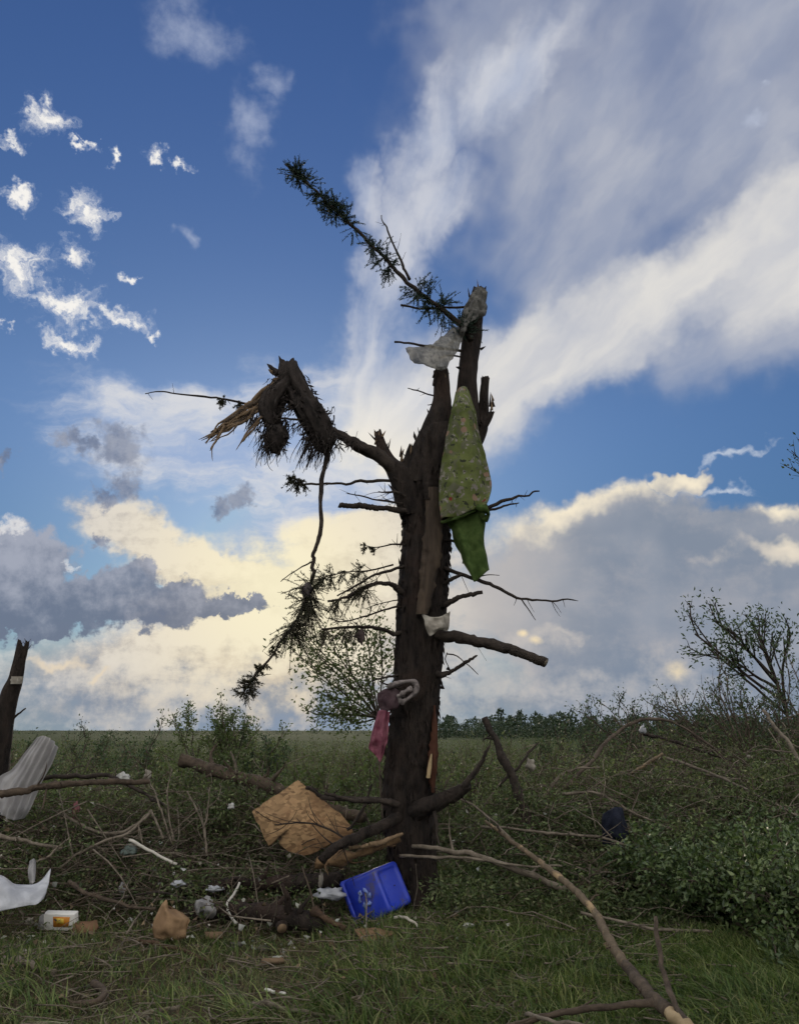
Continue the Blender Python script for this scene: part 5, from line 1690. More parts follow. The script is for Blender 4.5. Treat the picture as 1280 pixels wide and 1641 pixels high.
for nm, q in (('side_gusset', [[(247, 1506, Yp - .06), (248, 1504, Yp + .02), (249, 1503, Yp + .10)], [(246, 1484, Yp - .06), (252, 1482, Yp + .02), (250, 1480, Yp + .10)], [(252, 1464, Yp - .04), (258, 1462, Yp + .02), (256, 1460, Yp + .07)], [(264, 1444, Yp), (265, 1445, Yp + .015), (265, 1446, Yp + .03)]]),
              ('side_gusset', [[(297, 1504, Yp - .05), (297, 1502, Yp + .02), (296, 1501, Yp + .08)], [(301, 1484, Yp - .05), (297, 1482, Yp + .02), (299, 1480, Yp + .08)], [(304, 1473, Yp - .03), (298, 1470, Yp + .02), (296, 1466, Yp + .06)], [(290, 1462, Yp), (290, 1462, Yp + .02), (290, 1462, Yp + .04)]])):
    thick(part(nm, sheet(q, 5, 0.02, 11.0, 35.0), M_BAG, root, smooth=False), 0.003)

# blue recycling bin, tipped on its side with the base towards us on the right
B0 = pt(597, 1392, 7.42)
ax_a = Vector((0.29, -0.25, 0.19)).normalized()          # mouth -> base
ax_b = Vector((0.17, -0.084, -0.37))
ax_b = (ax_b - ax_a * ax_b.dot(ax_a)).normalized()
ax_c = ax_a.cross(ax_b)
if ax_c.y < 0:
    ax_c = -ax_c
La, Lb, Lc2 = 0.39, 0.375, 0.33
M_BLUE, t, b, _ = material('blue_plastic')
p = coords(t)
t.put(b.inputs['Base Color'], t.mix(t.smooth(t.noise(p, 5, 5, 0.65), 0.45, 0.75), (0.016, 0.040, 0.42), (0.035, 0.066, 0.46)))
dirt = t.smooth(t.m('MULTIPLY_ADD', t.noise(p, 30, 4, 0.7), 0.35, t.noise(p, 4.0, 5, 0.7)), 0.66, 0.86, 0.0, 0.75)
t.put(b.inputs['Base Color'], t.mix(dirt, b.inputs['Base Color'].links[0].from_socket, (0.075, 0.062, 0.05)))
t.put(b.inputs['Roughness'], t.smooth(t.noise(p, 9, 4, 0.6), 0.3, 0.7, 0.32, 0.6))
b.inputs['Specular IOR Level'].default_value = 0.5
bc = B0 + ax_b * Lb / 2 + ax_c * Lc2 / 2                 # centre of the base
root = thing('recycling_bin', 'bright blue plastic recycling bin tipped over at the foot of the trunk', 'recycling bin', Vector((bc.x, bc.y, bc.z - 0.4)))


def ring(s, hb, hc, rad=0.035, seg=5):
    """rounded rectangle, s metres back from the base"""
    o = []
    cen = bc - ax_a * s
    for (sb, scc, a0) in ((1, 1, 0), (-1, 1, 90), (-1, -1, 180), (1, -1, 270)):
        for k in range(seg):
            an = math.radians(a0 + 90 * k / (seg - 1))
            o.append(cen + ax_b * (sb * (hb - rad) + rad * math.cos(an)) + ax_c * (scc * (hc - rad) + rad * math.sin(an)))
    return o


def lathe_rings(rings, close_first=False, close_last=False):
    m2 = len(rings[0])
    V = [tuple(q) for r_ in rings for q in r_]
    q, tr = [], []
    for i in range(len(rings) - 1):
        for j in range(m2):
            q.append((i * m2 + j, i * m2 + (j + 1) % m2, (i + 1) * m2 + (j + 1) % m2, (i + 1) * m2 + j))
    for flag, i in ((close_first, 0), (close_last, len(rings) - 1)):
        if flag:
            V.append(tuple(sum(rings[i], Vector()) / m2))
            for j in range(m2):
                a_, b_ = i * m2 + j, i * m2 + (j + 1) % m2
                tr.append((b_, a_, len(V) - 1) if i == 0 else (a_, b_, len(V) - 1))
    return MB().add(np.array(V), q, tr)


hb, hc = Lb / 2, Lc2 / 2
part('bin_shell', lathe_rings([ring(0.010, hb - .07, hc - .07, .02), ring(0.010, hb - .045, hc - .045, .025), ring(0.0, hb - .04, hc - .04, .03), ring(0.0, hb - .018, hc - .018, .035), ring(0.006, hb - .004, hc - .004, .038), ring(0.02, hb, hc, .038),
                               ring(0.2, hb + .008, hc + .008, .038), ring(La, hb + .018, hc + .018, .04), ring(La, hb + .012, hc + .012, .038), ring(0.2, hb + .002, hc + .002, .034), ring(0.022, hb - .008, hc - .008, .03)], True, True), M_BLUE, root, smooth=False)
part('rim', lathe_rings([ring(La - .03, hb + .018, hc + .018), ring(La - .03, hb + .034, hc + .034), ring(La + .006, hb + .036, hc + .036), ring(La + .008, hb + .012, hc + .012), ring(La - .03, hb + .018, hc + .018)]), M_BLUE, root)
# recycling symbol: three chasing arrows, raised on the near side
M_LOGO = plain_mat('pale_print', (0.20, 0.27, 0.60), 0.6, 0.3, 0.2, 30)
fc = bc - ax_a * (La * 0.50) - ax_c * (hc + 0.0125) - ax_b * 0.01
for k in range(3):
    an = math.radians(90 + 120 * k + 8)
    e1 = ax_a * -math.sin(an) + ax_b * math.cos(an)
    e2 = -(ax_a * math.cos(an) + ax_b * math.sin(an))
    # each arrow: bent bar with a head, laid along one side of the triangle
    o2 = fc + e2 * -0.048
    def uv(u, v_, w_=0.0):
        return o2 + e1 * u + e2 * v_ - ax_c * w_
    prof = [(1.25 * q[0], 1.25 * q[1]) for q in [(-0.052, -0.004), (-0.034, -0.016), (0.012, -0.016), (0.012, -0.030), (0.040, -0.006), (0.012, 0.018), (0.012, 0.006), (-0.026, 0.006), (-0.036, 0.014)]]
    n_ = len(prof)
    V = [tuple(uv(u, v_, 0.0)) for u, v_ in prof] + [tuple(uv(u, v_, 0.005)) for u, v_ in prof]
    cen0 = tuple(uv(-0.008, -0.004, 0.005))
    V.append(cen0)
    tr = [(n_ + j, n_ + (j + 1) % n_, 2 * n_) for j in range(n_)]
    qd = [(j, (j + 1) % n_, n_ + (j + 1) % n_, n_ + j) for j in range(n_)]
    part('recycling_arrow', MB().add(np.array(V), qd, tr), M_LOGO, root, smooth=False)
crumple('spilled_paper', 'white papers spilled beside the mouth of the blue bin', 'paper', 530, 1432, 7.6, 0.105, M_WHITE, 41.0, (1.5, 1, .62))
crumple('spilled_paper', 'narrow white strip of paper upright left of the blue bin', 'paper', 514, 1412, 7.75, 0.055, M_RAG, 42.0, (.45, .5, 1.7))
# ------------------------------------------------------------------ fallen branches and logs
def fallen(name, label, cat, pts, r0, r1, mat, seed=0, twigs=0, tw=0.25, sides=8, cut=False, group=None, n=None, knob=0.08, blunt=True, sag=0.1):
    W3 = [P3(q) for q in pts]
    base = Vector((W3[0].x, W3[0].y, min(q.z for q in W3)))
    root = thing(name, label, cat, base, group)
    o, S = limb(root, 'stem', W3, r0, r1, mat, seed, sides, n, 0, knob=knob, blunt=blunt)
    rs_ = np.random.default_rng(seed + 500)
    for k in range(twigs):
        i = int(rs_.uniform(0.15, 0.95) * (len(S) - 2))
        d = unit(S[i + 1] - S[i])
        nd = unit(d * rs_.uniform(0.3, 0.9) + rs_.standard_normal(3) * 0.6 + np.array([0, 0, sag]))
        L = tw * rs_.uniform(0.4, 1.3)
        q = [Vector(S[i]), Vector(S[i] + nd * L * 0.5 + rs_.standard_normal(3) * L * 0.08), Vector(S[i] + nd * L + rs_.standard_normal(3) * L * 0.12)]
        limb(root, 'side_twig', q, max(0.004, r1 * 0.5), 0.0025, mat, seed + k + 1, 6, 8, blunt=False)
    if cut:
        e, d = Vector(S[-1]), Vector(unit(S[-1] - S[-2]))
        mb = MB()
        tubes(mb, [[e - d * 0.004, e + d * 0.005]], [[r1 * 0.94, r1 * 0.9]], sides)
        part('cut_end', mb, M_SPLIT, root)
    return root


# the long stripped branch in the right foreground: three stretches of bark and bare wood
root = thing('stripped_branch', 'long half-stripped bare branch slanting down through the right foreground', 'branch', gp(1100, 1641))
A = [P3(q) for q in [(778, 1316, 8.0), (815, 1345, 7.7), (850, 1370, 7.4), (880, 1393, 7.15), (915, 1422, 6.8), (948, 1456, 6.45), (962, 1478, 6.2), (976, 1506, 5.9), (990, 1530, 5.7), (1010, 1556, 5.45), (1040, 1594, 5.0), (1068, 1618, 4.75), (1100, 1648, 4.45), (1130, 1680, 4.2)]]
S = spline(np.array([tuple(q) for q in A]), 120)
rs = np.random.default_rng(9)
S[1:-1] += rs.standard_normal((118, 3)) * 0.0035
R = (np.interp(np.linspace(0, 1, 120), [0, .15, .4, .6, .8, 1], [.014, .023, .028, .031, .037, .042])) * (1 + 0.05 * spline(rs.standard_normal((24, 1)), 120)[:, 0])
for lo, hi, mt, k in ((0, 80, M_MIXW, 1.0), (79, 103, M_BROWNW, 1.02), (102, 120, M_PALE, .94)):
    mb = MB()
    tubes(mb, [S[lo:hi]], [R[lo:hi] * k], 12, True, 0.05, rs)
    part('bare_stretch' if mt in (M_PALE, M_MIXW) else 'barked_stretch', mb, mt, root)
for i, d, L in ((6, (-.2, -.1, .35), .25), (28, (.1, 0, -.35), .2), (44, (.3, 0, .4), .22), (70, (-.4, -.1, .15), .18), (90, (-.5, -.1, .05), .12)):
    b_ = Vector(S[i])
    limb(root, 'twig_stub', [b_, b_ + Vector(d) * L * .6, b_ + Vector(d) * L + Vector((0.02, 0, -0.02))], 0.010, 0.005, M_BROWNW, i, 7, 8)

B = fallen
B('leaning_stick', 'thin dark stick standing up beside the stripped branch at lower right', 'stick', [(1050, 1470, 5.3), (1056, 1520, 5.1), (1064, 1568, 4.9), (1082, 1610, 4.65), (1102, 1645, 4.45)], 0.013, 0.018, M_BROWNW, 3)
B('fallen_branch', 'dark branch lying in the grass left of the bare branch end', 'branch', [(800, 1632, 'g', .10), (860, 1622, 'g', .16), (940, 1614, 'g', .22), (1045, 1603, 'g', .26)], 0.012, 0.020, M_BROWNW, 4, 2, 0.2)
B('fallen_branch', 'pale crooked branch at the bottom edge in the right foreground', 'branch', [(842, 1614, 'g', .14), (880, 1628, 'g', .18), (920, 1632, 'g', .2), (985, 1652, 'g', .2)], 0.012, 0.008, M_GREYW, 5, 2, 0.2)
B('fallen_branch', 'pale straight branch behind the stripped branch at the foot of the bushes', 'branch', [(930, 1462, 6.9), (985, 1474, 6.85), (1040, 1488, 6.8), (1090, 1491, 6.75), (1140, 1494, 6.7)], 0.011, 0.012, M_GREYW, 6, 2, 0.2)
B('fallen_branch', 'thin forked branch under the pale straight branch near the bushes', 'branch', [(1000, 1522, 'g', .03), (1040, 1516, 'g', .06), (1068, 1502, 6.7), (1090, 1490, 6.65)], 0.008, 0.007, M_GREYW, 7, 1, 0.2)
B('fallen_branch', 'pale barkless branch running right from the foot of the trunk', 'branch', [(640, 1354, 7.7), (690, 1360, 7.6), (740, 1366, 7.55), (790, 1380, 7.5), (850, 1402, 7.5), (905, 1425, 7.5)], 0.016, 0.030, M_GREYW, 8, 2, 0.25, 9)
B('fallen_branch', 'second pale branch just below the one at the trunk foot', 'branch', [(640, 1372, 7.6), (700, 1373, 7.55), (760, 1377, 7.5), (840, 1388, 7.45), (900, 1388, 7.5)], 0.014, 0.010, M_GREYW, 9, 2, 0.2)
B('fallen_branch', 'branch running level across the brush below the navy cloth', 'branch', [(770, 1325, 8.3), (850, 1331, 8.2), (900, 1338, 8.1), (960, 1342, 8.05), (1025, 1362, 8.0)], 0.014, 0.012, M_GREYW, 10, 4, 0.25)
B('leaning_log', 'dark broken pole leaning left in the brush right of the trunk', 'log', [(858, 1370, 8.9), (838, 1290, 9.1), (805, 1210, 9.3), (776, 1150, 9.5)], 0.06, 0.035, M_LIMB, 11, 3, 0.3, 10)
B('leaning_log', 'shorter dark pole leaning right against the taller broken pole', 'log', [(800, 1260, 9.6), (835, 1222, 9.7), (862, 1190, 9.8)], 0.02, 0.010, M_LIMB, 12, 2, 0.2)
B('arching_branch', 'pale sapling bent over into a high arch on the right', 'branch', [(870, 1290, 10.2), (905, 1262, 10.3), (945, 1222, 10.5), (980, 1180, 10.8), (1020, 1156, 11.0), (1065, 1154, 11.1), (1105, 1172, 11.2), (1150, 1205, 11.2), (1190, 1240, 11.0)], 0.028, 0.014, M_TWIG, 13, 9, 0.5, 9, n=50)
B('arching_branch', 'thin arched branch low in the brush left of the high arch', 'branch', [(870, 1280, 9.9), (895, 1246, 10.0), (920, 1232, 10.1), (960, 1230, 10.2)], 0.020, 0.012, M_GREYW, 14, 2, 0.3)
B('fallen_branch', 'long thin branch sloping down to the right edge across the bushes', 'branch', [(1060, 1212, 10.5), (1120, 1232, 10.0), (1180, 1258, 9.4), (1240, 1288, 8.8), (1300, 1320, 8.3)], 0.020, 0.012, M_GREYW, 15, 3, 0.3)
B('fallen_branch', 'thin grey branch lying level on the far right brush', 'branch', [(1130, 1242, 10.2), (1190, 1250, 10.1), (1262, 1254, 10.0), (1310, 1250, 9.9)], 0.015, 0.010, M_GREYW, 16, 2, 0.3)
B('leaning_branch', 'pale branch leaning down into the bushes at the right edge', 'branch', [(1222, 1138, 11.0), (1240, 1165, 10.8), (1262, 1188, 10.6), (1295, 1245, 10.3)], 0.022, 0.028, M_GREYW, 17, 3, 0.3)
B('fallen_branch', 'dark branch sloping under the high arch on the right', 'branch', [(1030, 1176, 11.4), (1080, 1188, 11.2), (1130, 1206, 11.0), (1180, 1222, 10.8)], 0.022, 0.012, M_LIMB, 18, 4, 0.3)
B('fallen_branch', 'tan broken branch tip poking up in the brush under the arch', 'branch', [(1010, 1240, 10.2), (1040, 1222, 10.1), (1062, 1208, 10.0)], 0.018, 0.024, M_MIXW, 19)
B('fallen_branch', 'curved branch in the brush above the navy cloth', 'branch', [(900, 1272, 9.2), (950, 1270, 9.1), (985, 1284, 9.0), (1020, 1306, 8.8), (1080, 1330, 8.5)], 0.016, 0.010, M_GREYW, 20, 4, 0.25)
B('fallen_branch', 'thin pale branch crossing the brush just right of the trunk', 'branch', [(730, 1276, 8.6), (770, 1300, 8.4), (800, 1326, 8.2), (830, 1356, 8.0)], 0.012, 0.010, M_GREYW, 21, 2, 0.25)
B('fallen_log', 'grey log lying in the dark hollow behind the stripped branch', 'log', [(920, 1416, 8.0), (960, 1418, 8.0), (1010, 1420, 8.0)], 0.055, 0.05, M_BROWNW, 22, 0, 0.2, 12, True)
# left side
B('large_fallen_log', 'thick grey fallen trunk sloping behind the strand board', 'log', [(290, 1218, 10.2), (350, 1236, 10.0), (420, 1256, 9.8), (490, 1282, 9.5), (580, 1310, 9.2)], 0.078, 0.062, M_BROWNW, 30, 8, 0.45, 12, knob=0.07)
B('broken_stub', 'short pale broken stub standing on the grey fallen trunk', 'branch', [(380, 1240, 9.85), (376, 1222, 9.85), (370, 1204, 9.85)], 0.022, 0.010, M_GREYW, 31)
B('fallen_branch', 'dark level branch crossing the white sheet at the left edge', 'branch', [(-20, 1274, 8.1), (40, 1266, 8.1), (90, 1258, 8.15), (160, 1254, 8.3), (240, 1252, 8.5)], 0.036, 0.024, M_BROWNW, 32, 5, 0.3)
B('fallen_branch', 'dark branch along the top of the left brush heap', 'branch', [(60, 1248, 8.8), (120, 1244, 8.8), (180, 1246, 8.8), (225, 1268, 8.7), (262, 1290, 8.6)], 0.026, 0.014, M_LIMB, 33, 4, 0.3)
B('curved_branch', 'upper of two curved branches bowing under the dark hollow at left', 'branch', [(96, 1300, 8.6), (125, 1318, 8.5), (160, 1334, 8.4), (200, 1332, 8.35), (232, 1312, 8.4), (243, 1300, 8.45)], 0.014, 0.020, M_GREYW, 34, 2, 0.2)
B('curved_branch', 'lower long branch rising to the right under the dark hollow at left', 'branch', [(92, 1394, 7.9), (130, 1366, 8.0), (168, 1348, 8.1), (205, 1336, 8.2), (240, 1304, 8.3)], 0.014, 0.013, M_GREYW, 35, 3, 0.25)
B('white_stick', 'straight white stick lying on the brush left of centre', 'stick', [(208, 1346, 8.0), (245, 1366, 7.95), (284, 1385, 7.9)], 0.015, 0.013, plain_mat('white_stick', (0.46, 0.43, 0.38), 0.8, 0.2, 0.3, 30), 36, knob=0.03)
B('fallen_branch', 'pale branch sloping down at the left edge below the white sheet', 'branch', [(-10, 1336, 8.0), (25, 1344, 7.95), (60, 1352, 7.9), (100, 1360, 7.85)], 0.022, 0.014, M_GREYW, 37, 2, 0.2)
B('fallen_branch', 'forked twig rising from the brush left of the lower long branch', 'branch', [(48, 1386, 7.7), (76, 1374, 7.7), (92, 1358, 7.75), (112, 1342, 7.8)], 0.012, 0.006, M_GREYW, 38, 2, 0.2)
B('upright_twig', 'upright forked twig standing in the brush left of the strand board', 'twig', [(332, 1372, 8.3), (328, 1330, 8.4), (316, 1300, 8.5), (300, 1268, 8.6)], 0.014, 0.007, M_GREYW, 39, 3, 0.35, sag=0.6)
B('upright_twig', 'slim upright twig beside the forked twig left of the board', 'twig', [(326, 1326, 8.35), (334, 1300, 8.4), (336, 1262, 8.5)], 0.010, 0.005, M_GREYW, 40, 2, 0.25, sag=0.6)
B('upright_twig', 'bent upright stem below the crumpled papers at left', 'twig', [(276, 1352, 8.4), (262, 1310, 8.5), (252, 1280, 8.6), (240, 1250, 8.8)], 0.012, 0.007, M_GREYW, 41, 2, 0.25, sag=0.5)
B('upright_twig', 'grey upright stem right of the bent stem at left', 'twig', [(278, 1348, 8.4), (272, 1312, 8.5), (268, 1270, 8.6), (276, 1232, 8.8)], 0.011, 0.006, M_GREYW, 42, 2, 0.25, sag=0.5)
B('upright_twig', 'short pale stem at the right end of the curved branches', 'twig', [(262, 1344, 8.2), (252, 1320, 8.3), (243, 1298, 8.4)], 0.013, 0.011, M_GREYW, 43)
B('split_branch', 'reddish split branch lying in the brush above the carton', 'branch', [(112, 1412, 7.5), (130, 1428, 7.4), (160, 1438, 7.35), (200, 1450, 7.3), (250, 1456, 7.3)], 0.020, 0.014, M_BROWNW, 44, 3, 0.2)
B('fallen_branch', 'thin black branch lying level behind the paper bag', 'branch', [(150, 1444, 7.5), (200, 1438, 7.5), (250, 1430, 7.55), (300, 1440, 7.5)], 0.010, 0.008, M_LIMB, 45, 4, 0.25)
B('fallen_log', 'dark rotting log with a pale round end left of the blue bin', 'log', [(300, 1462, 7.6), (360, 1458, 7.5), (420, 1462, 7.35), (470, 1468, 7.2), (520, 1482, 7.1)], 0.07, 0.08, M_TRUNK, 46, 9, 0.3, 14, knob=0.12)
B('log_end', 'round pale cut log end facing out below the dark log', 'log', [(452, 1478, 7.35), (452, 1483, 7.15), (452, 1488, 6.98)], 0.045, 0.042, M_TRUNK, 47, 0, 0.2, 14, True, knob=0.03)
B('fallen_log', 'second dark log lying behind the papers left of the bin', 'log', [(290, 1428, 8.0), (370, 1420, 7.95), (450, 1416, 7.9), (545, 1414, 7.85)], 0.06, 0.08, M_TRUNK, 48, 8, 0.3, 14, knob=0.12)
B('split_timber', 'orange-brown splintered end of wood propped above the blue bin', 'wood', [(508, 1382, 7.6), (545, 1376, 7.5), (590, 1364, 7.45), (640, 1342, 7.5)], 0.05, 0.026, wood_mat('split_orange', (0.05, 0.030, 0.017), (0.20, 0.125, 0.066), 10, (1, 1, 1)), 49, 7, 0.16, 10, knob=0.3)
B('split_timber', 'pale split slab of wood along the top of the splintered timber', 'wood', [(560, 1358, 7.4), (600, 1352, 7.38), (645, 1336, 7.45)], 0.030, 0.018, M_SPLIT, 50, 0, 0.15, 7, knob=0.25)
B('split_timber', 'reddish split stake lying below the spilled white papers', 'wood', [(505, 1460, 7.1), (525, 1474, 7.0), (553, 1488, 6.95)], 0.030, 0.020, wood_mat('red_split', (0.026, 0.017, 0.012), (0.085, 0.052, 0.032), 9, (1, 1, 1)), 51, 0, 0.1, 8, knob=0.15)
B('bent_stick', 'short white bent stick on the ground right of the blue bin', 'stick', [(632, 1476, 'g', .05), (648, 1480, 'g', .08), (662, 1490, 'g', .06), (672, 1498, 'g', .03)], 0.014, 0.009, plain_mat('white_stick2', (0.42, 0.38, 0.32), 0.8, 0.2, 0.3, 30), 52)
B('white_twig', 'crooked white twig standing right of the grey shredded wad', 'twig', [(384, 1414, 7.5), (374, 1434, 7.45), (364, 1448, 7.4), (368, 1466, 7.35), (380, 1480, 7.3)], 0.010, 0.012, plain_mat('white_twig', (0.42, 0.40, 0.36), 0.8, 0.2, 0.3, 30), 53, 1, 0.12)
B('thin_stick', 'thin upright stick crossing the papers left of the blue bin', 'stick', [(484, 1388, 7.4), (496, 1424, 7.3), (506, 1464, 7.2)], 0.007, 0.009, M_BROWNW, 54)
B('weathered_board', 'grey weathered stick lying in the turf at the left edge', 'stick', [(5, 1534, 'g', .03), (45, 1548, 'g', .035), (86, 1564, 'g', .03)], 0.026, 0.022, M_GREYW, 55, 0, .1, 8)
B('weathered_board', 'short dry stick at the bottom edge in the left foreground', 'stick', [(205, 1642, 'g', .02), (245, 1632, 'g', .03), (290, 1621, 'g', .03)], 0.016, 0.012, M_GREYW, 56)
B('weathered_board', 'flat dry stick at the bottom edge below the trunk', 'stick', [(392, 1624, 'g', .03), (430, 1624, 'g', .03), (480, 1628, 'g', .03), (560, 1630, 'g', .02)], 0.020, 0.008, M_GREYW, 57)
B('white_chip', 'small white chip of wood in the turf left of centre', 'stick', [(425, 1594, 'g', .05), (440, 1598, 'g', .05), (456, 1603, 'g', .05)], 0.009, 0.008, plain_mat('white_chip', (0.55, 0.53, 0.48), 0.8, 0.2, 0.1, 30), 58)
B('rotten_branch', 'reddish rotten branch on the ground below the paper bag', 'branch', [(222, 1508, 'g', .03), (270, 1512, 'g', .04), (320, 1522, 'g', .04), (362, 1538, 'g', .02)], 0.018, 0.012, wood_mat('red_rot', (0.04, 0.024, 0.016), (0.095, 0.058, 0.038), 9, (1, 1, 1)), 59, 3, 0.15)
B('rotten_branch', 'hooked rotten root lying in the turf at lower left', 'branch', [(100, 1598, 'g', .02), (135, 1606, 'g', .04), (160, 1600, 'g', .06), (168, 1585, 'g', .06), (150, 1574, 'g', .04)], 0.016, 0.022, M_BROWNW, 60, 2, 0.1)
B('fallen_branch', 'thin twig on the ground right of the trunk foot', 'branch', [(690, 1450, 'g', .03), (740, 1446, 'g', .05), (800, 1440, 'g', .07)], 0.010, 0.006, M_BROWNW, 61, 3, 0.2)
B('fallen_branch', 'black twig reaching across the face of the strand board', 'branch', [(566, 1352, 7.8), (520, 1326, 7.9), (484, 1318, 7.95), (440, 1322, 8.0)], 0.010, 0.006, M_LIMB, 62, 10, 0.32)
B('fallen_branch', 'dark bough running right from behind the top of the strand board', 'branch', [(490, 1262, 8.3), (520, 1278, 8.3), (570, 1280, 8.2), (610, 1282, 8.1), (640, 1296, 8.0)], 0.022, 0.024, M_LIMB, 63, 3, 0.3)
B('fallen_branch', 'black stick slanting up from the board to the trunk foot', 'branch', [(556, 1330, 7.9), (580, 1300, 7.9), (596, 1256, 7.95)], 0.014, 0.010, M_LIMB, 64, 2, 0.2)

# snapped trunk at the left edge
root_b = gp(-30, 1430)
root_b = pt(-24, 1250, 9.2)
root_b.z = ground_z(root_b.x, root_b.y)
root = thing('snapped_tree', 'dark snapped tree stub leaning in at the left edge of the field', 'tree', root_b)
TYs, TY = TY, 9.2
part('trunk', trunk_mesh([(1420, -60, -10), (1300, -46, 4), (1200, -22, 16), (1150, -8, 22), (1110, 4, 30), (1085, 16, 37), (1060, 24, 41), (1036, 30, 46)], 91, 24, 60, 0.08, 0.08), M_TRUNK, root)
strip([(1084, 19, 37, -.10), (1090, 18, 37, -.11), (1096, 17, 35, -.10)], 0.03, 4.0, 'pale_scar', M_RAG, root, 8, 6)
limb(root, 'branch', [tp(8, 1162), tp(24, 1150), tp(42, 1135)], 0.022, 0.008, M_LIMB, 92, 7, 10)
rs = np.random.default_rng(93)
P = []
for k in range(22):
    b0 = np.array(tp(36 + rs.uniform(-8, 9), 1036 + rs.uniform(-3, 12)))
    d = unit(np.array([rs.normal(0, .5), rs.normal(0, .3), 1.0]))
    P.append([b0 + d * rs.uniform(.03, .12) * u for u in np.linspace(0, 1, 4)])
mb = MB()
tubes(mb, P, np.tile(np.linspace(.006, .002, 4), (22, 1)), 4)
part('top_splinters', mb, M_TRUNK, root, kind='stuff')
TY = TYs

# ------------------------------------------------------------------ saplings, shrubs and bushes
rs = np.random.default_rng(61)
gb = pt(618, 1200, 9.4)
gb.z = ground_z(gb.x, gb.y)


def to(px, py, Y, b_):
    return tuple(pt(px, py, Y) - b_)


hub = pt(606, 1150, 9.4)
out, tips = [], []
rs = np.random.default_rng(62)
for (px, py, L) in [(560, 1020, 1.0), (490, 1000, 1.15), (470, 1060, 1.0), (600, 1000, 0.9), (520, 1110, 0.8), (540, 1160, 0.65), (620, 1020, 0.8), (575, 1070, 0.8), (510, 1050, 1.0), (555, 1130, 0.6), (590, 1100, 0.6), (500, 1140, 0.8)]:
    d = pt(px, py, 9.4 + rs.uniform(-.4, .4)) - hub
    grow(rs, hub, d, d.length * 0.95, 0.012, 1, out, tips, 0.55, 0.02, 8, (6, 8), 0.40, 0.07, 0.35)
grow(rs, gb, hub - gb, (hub - gb).length, 0.022, 0, out, [], nseg=8, wob=0.03)
root = thing('leafy_sapling', 'small leafy sapling growing just behind the left side of the trunk', 'sapling', gb)
part('stems', stems_mb(out), M_TWIG, root)
mb = MB()
leaf_on(mb, tips, 33, 0.055, 0.026, rs, jitter=0.09)
part('foliage', mb, M_LEAF3, root, kind='stuff', smooth=False)


def gbase(px, Y):
    p_ = pt(px, 1170, Y)
    p_.z = ground_z(p_.x, p_.y)
    return p_


SH = [  # px, Y, height, width tilt, stems, label, leaf mat
    (365, 13.0, 2.05, 0.18, 6, 'taller green shrub standing left of the hanging limb tip', M_LEAF3),
    (340, 13.5, 1.95, 0.18, 4, 'slim green shrub at the left side of the taller shrub', M_LEAF3),
    (432, 14.0, 1.6, 0.4, 6, 'low green shrub right of the taller shrub on the horizon', M_LEAFD),
    (238, 13.0, 1.75, 0.25, 4, 'thin dark shrub with a bare top on the left horizon', M_LEAFD),
    (132, 18.0, 1.75, 0.4, 5, 'small dark bush in the field left of the thin shrub', M_LEAFD),
    (182, 20.0, 1.5, 0.5, 5, 'low dark bush in the field right of the small dark bush', M_LEAFD),
    (470, 11.0, 1.15, 0.7, 7, 'leafy green bush in the field behind the strand board', M_LEAF3),
    (545, 10.8, 1.2, 0.7, 7, 'pale green bush between the board and the trunk', M_LEAF3),
    (300, 12.0, 1.15, 0.7, 6, 'dull green weed bush above the grey fallen trunk', M_LEAF2),
    (90, 11.5, 1.05, 0.7, 6, 'dull green weed bush right of the tall white sheet', M_LEAF2),
    (30, 12.5, 1.5, 0.6, 6, 'dark weed bush behind the snapped tree at the left edge', M_LEAFD),
    (400, 11.5, 1.05, 0.8, 6, 'brownish weed bush behind the top of the board', M_LEAF2),
    (590, 12.5, 1.35, 0.6, 6, 'bush hidden behind the leafy sapling', M_LEAF3),
    (735, 10.8, 1.5, 0.6, 7, 'dull bush just right of the trunk below the treeline', M_LEAF2),
    (800, 11.5, 1.2, 0.8, 7, 'brownish bush behind the leaning pole', M_LEAF2),
    (880, 15.0, 1.5, 0.6, 6, 'green bush under the distant trees right of the leaning pole', M_LEAFD),
    (925, 16.0, 2.0, 0.5, 6, 'small dark tree-like bush left of the high arch', M_LEAFD),
    (985, 15.0, 1.6, 0.7, 7, 'dark bush seen through the left side of the arch', M_LEAFD),
    (1035, 15.0, 2.6, 0.55, 9, 'rounded dark bush rising above the high arch', M_LEAFD),
    (1090, 14.5, 2.4, 0.6, 8, 'dark bush right of the rounded bush over the arch', M_LEAFD),
    (1150, 14.0, 2.3, 0.6, 8, 'dark bush below the small wind-bent tree', M_LEAFD),
    (1215, 13.0, 2.6, 0.7, 9, 'dense dark bush at the foot of the wind-bent tree', M_LEAFD),
    (1275, 12.5, 3.0, 0.7, 10, 'dense tall dark bush at the right edge of the frame', M_LEAFD),
    (1110, 11.5, 1.4, 0.9, 8, 'olive bush under the right foot of the arch', M_LEAF2),
    (1190, 10.5, 1.25, 0.9, 8, 'olive bush left of the pale leaning branch', M_LEAF2),
    (1270, 10.0, 1.35, 0.9, 9, 'olive bush at the right edge under the pale leaning branch', M_LEAF2),
    (950, 10.8, 1.1, 0.9, 8, 'olive bush inside the left foot of the arch', M_LEAF2),
    (1030, 10.4, 1.1, 0.9, 8, 'olive bush under the middle of the arch', M_LEAF2)]
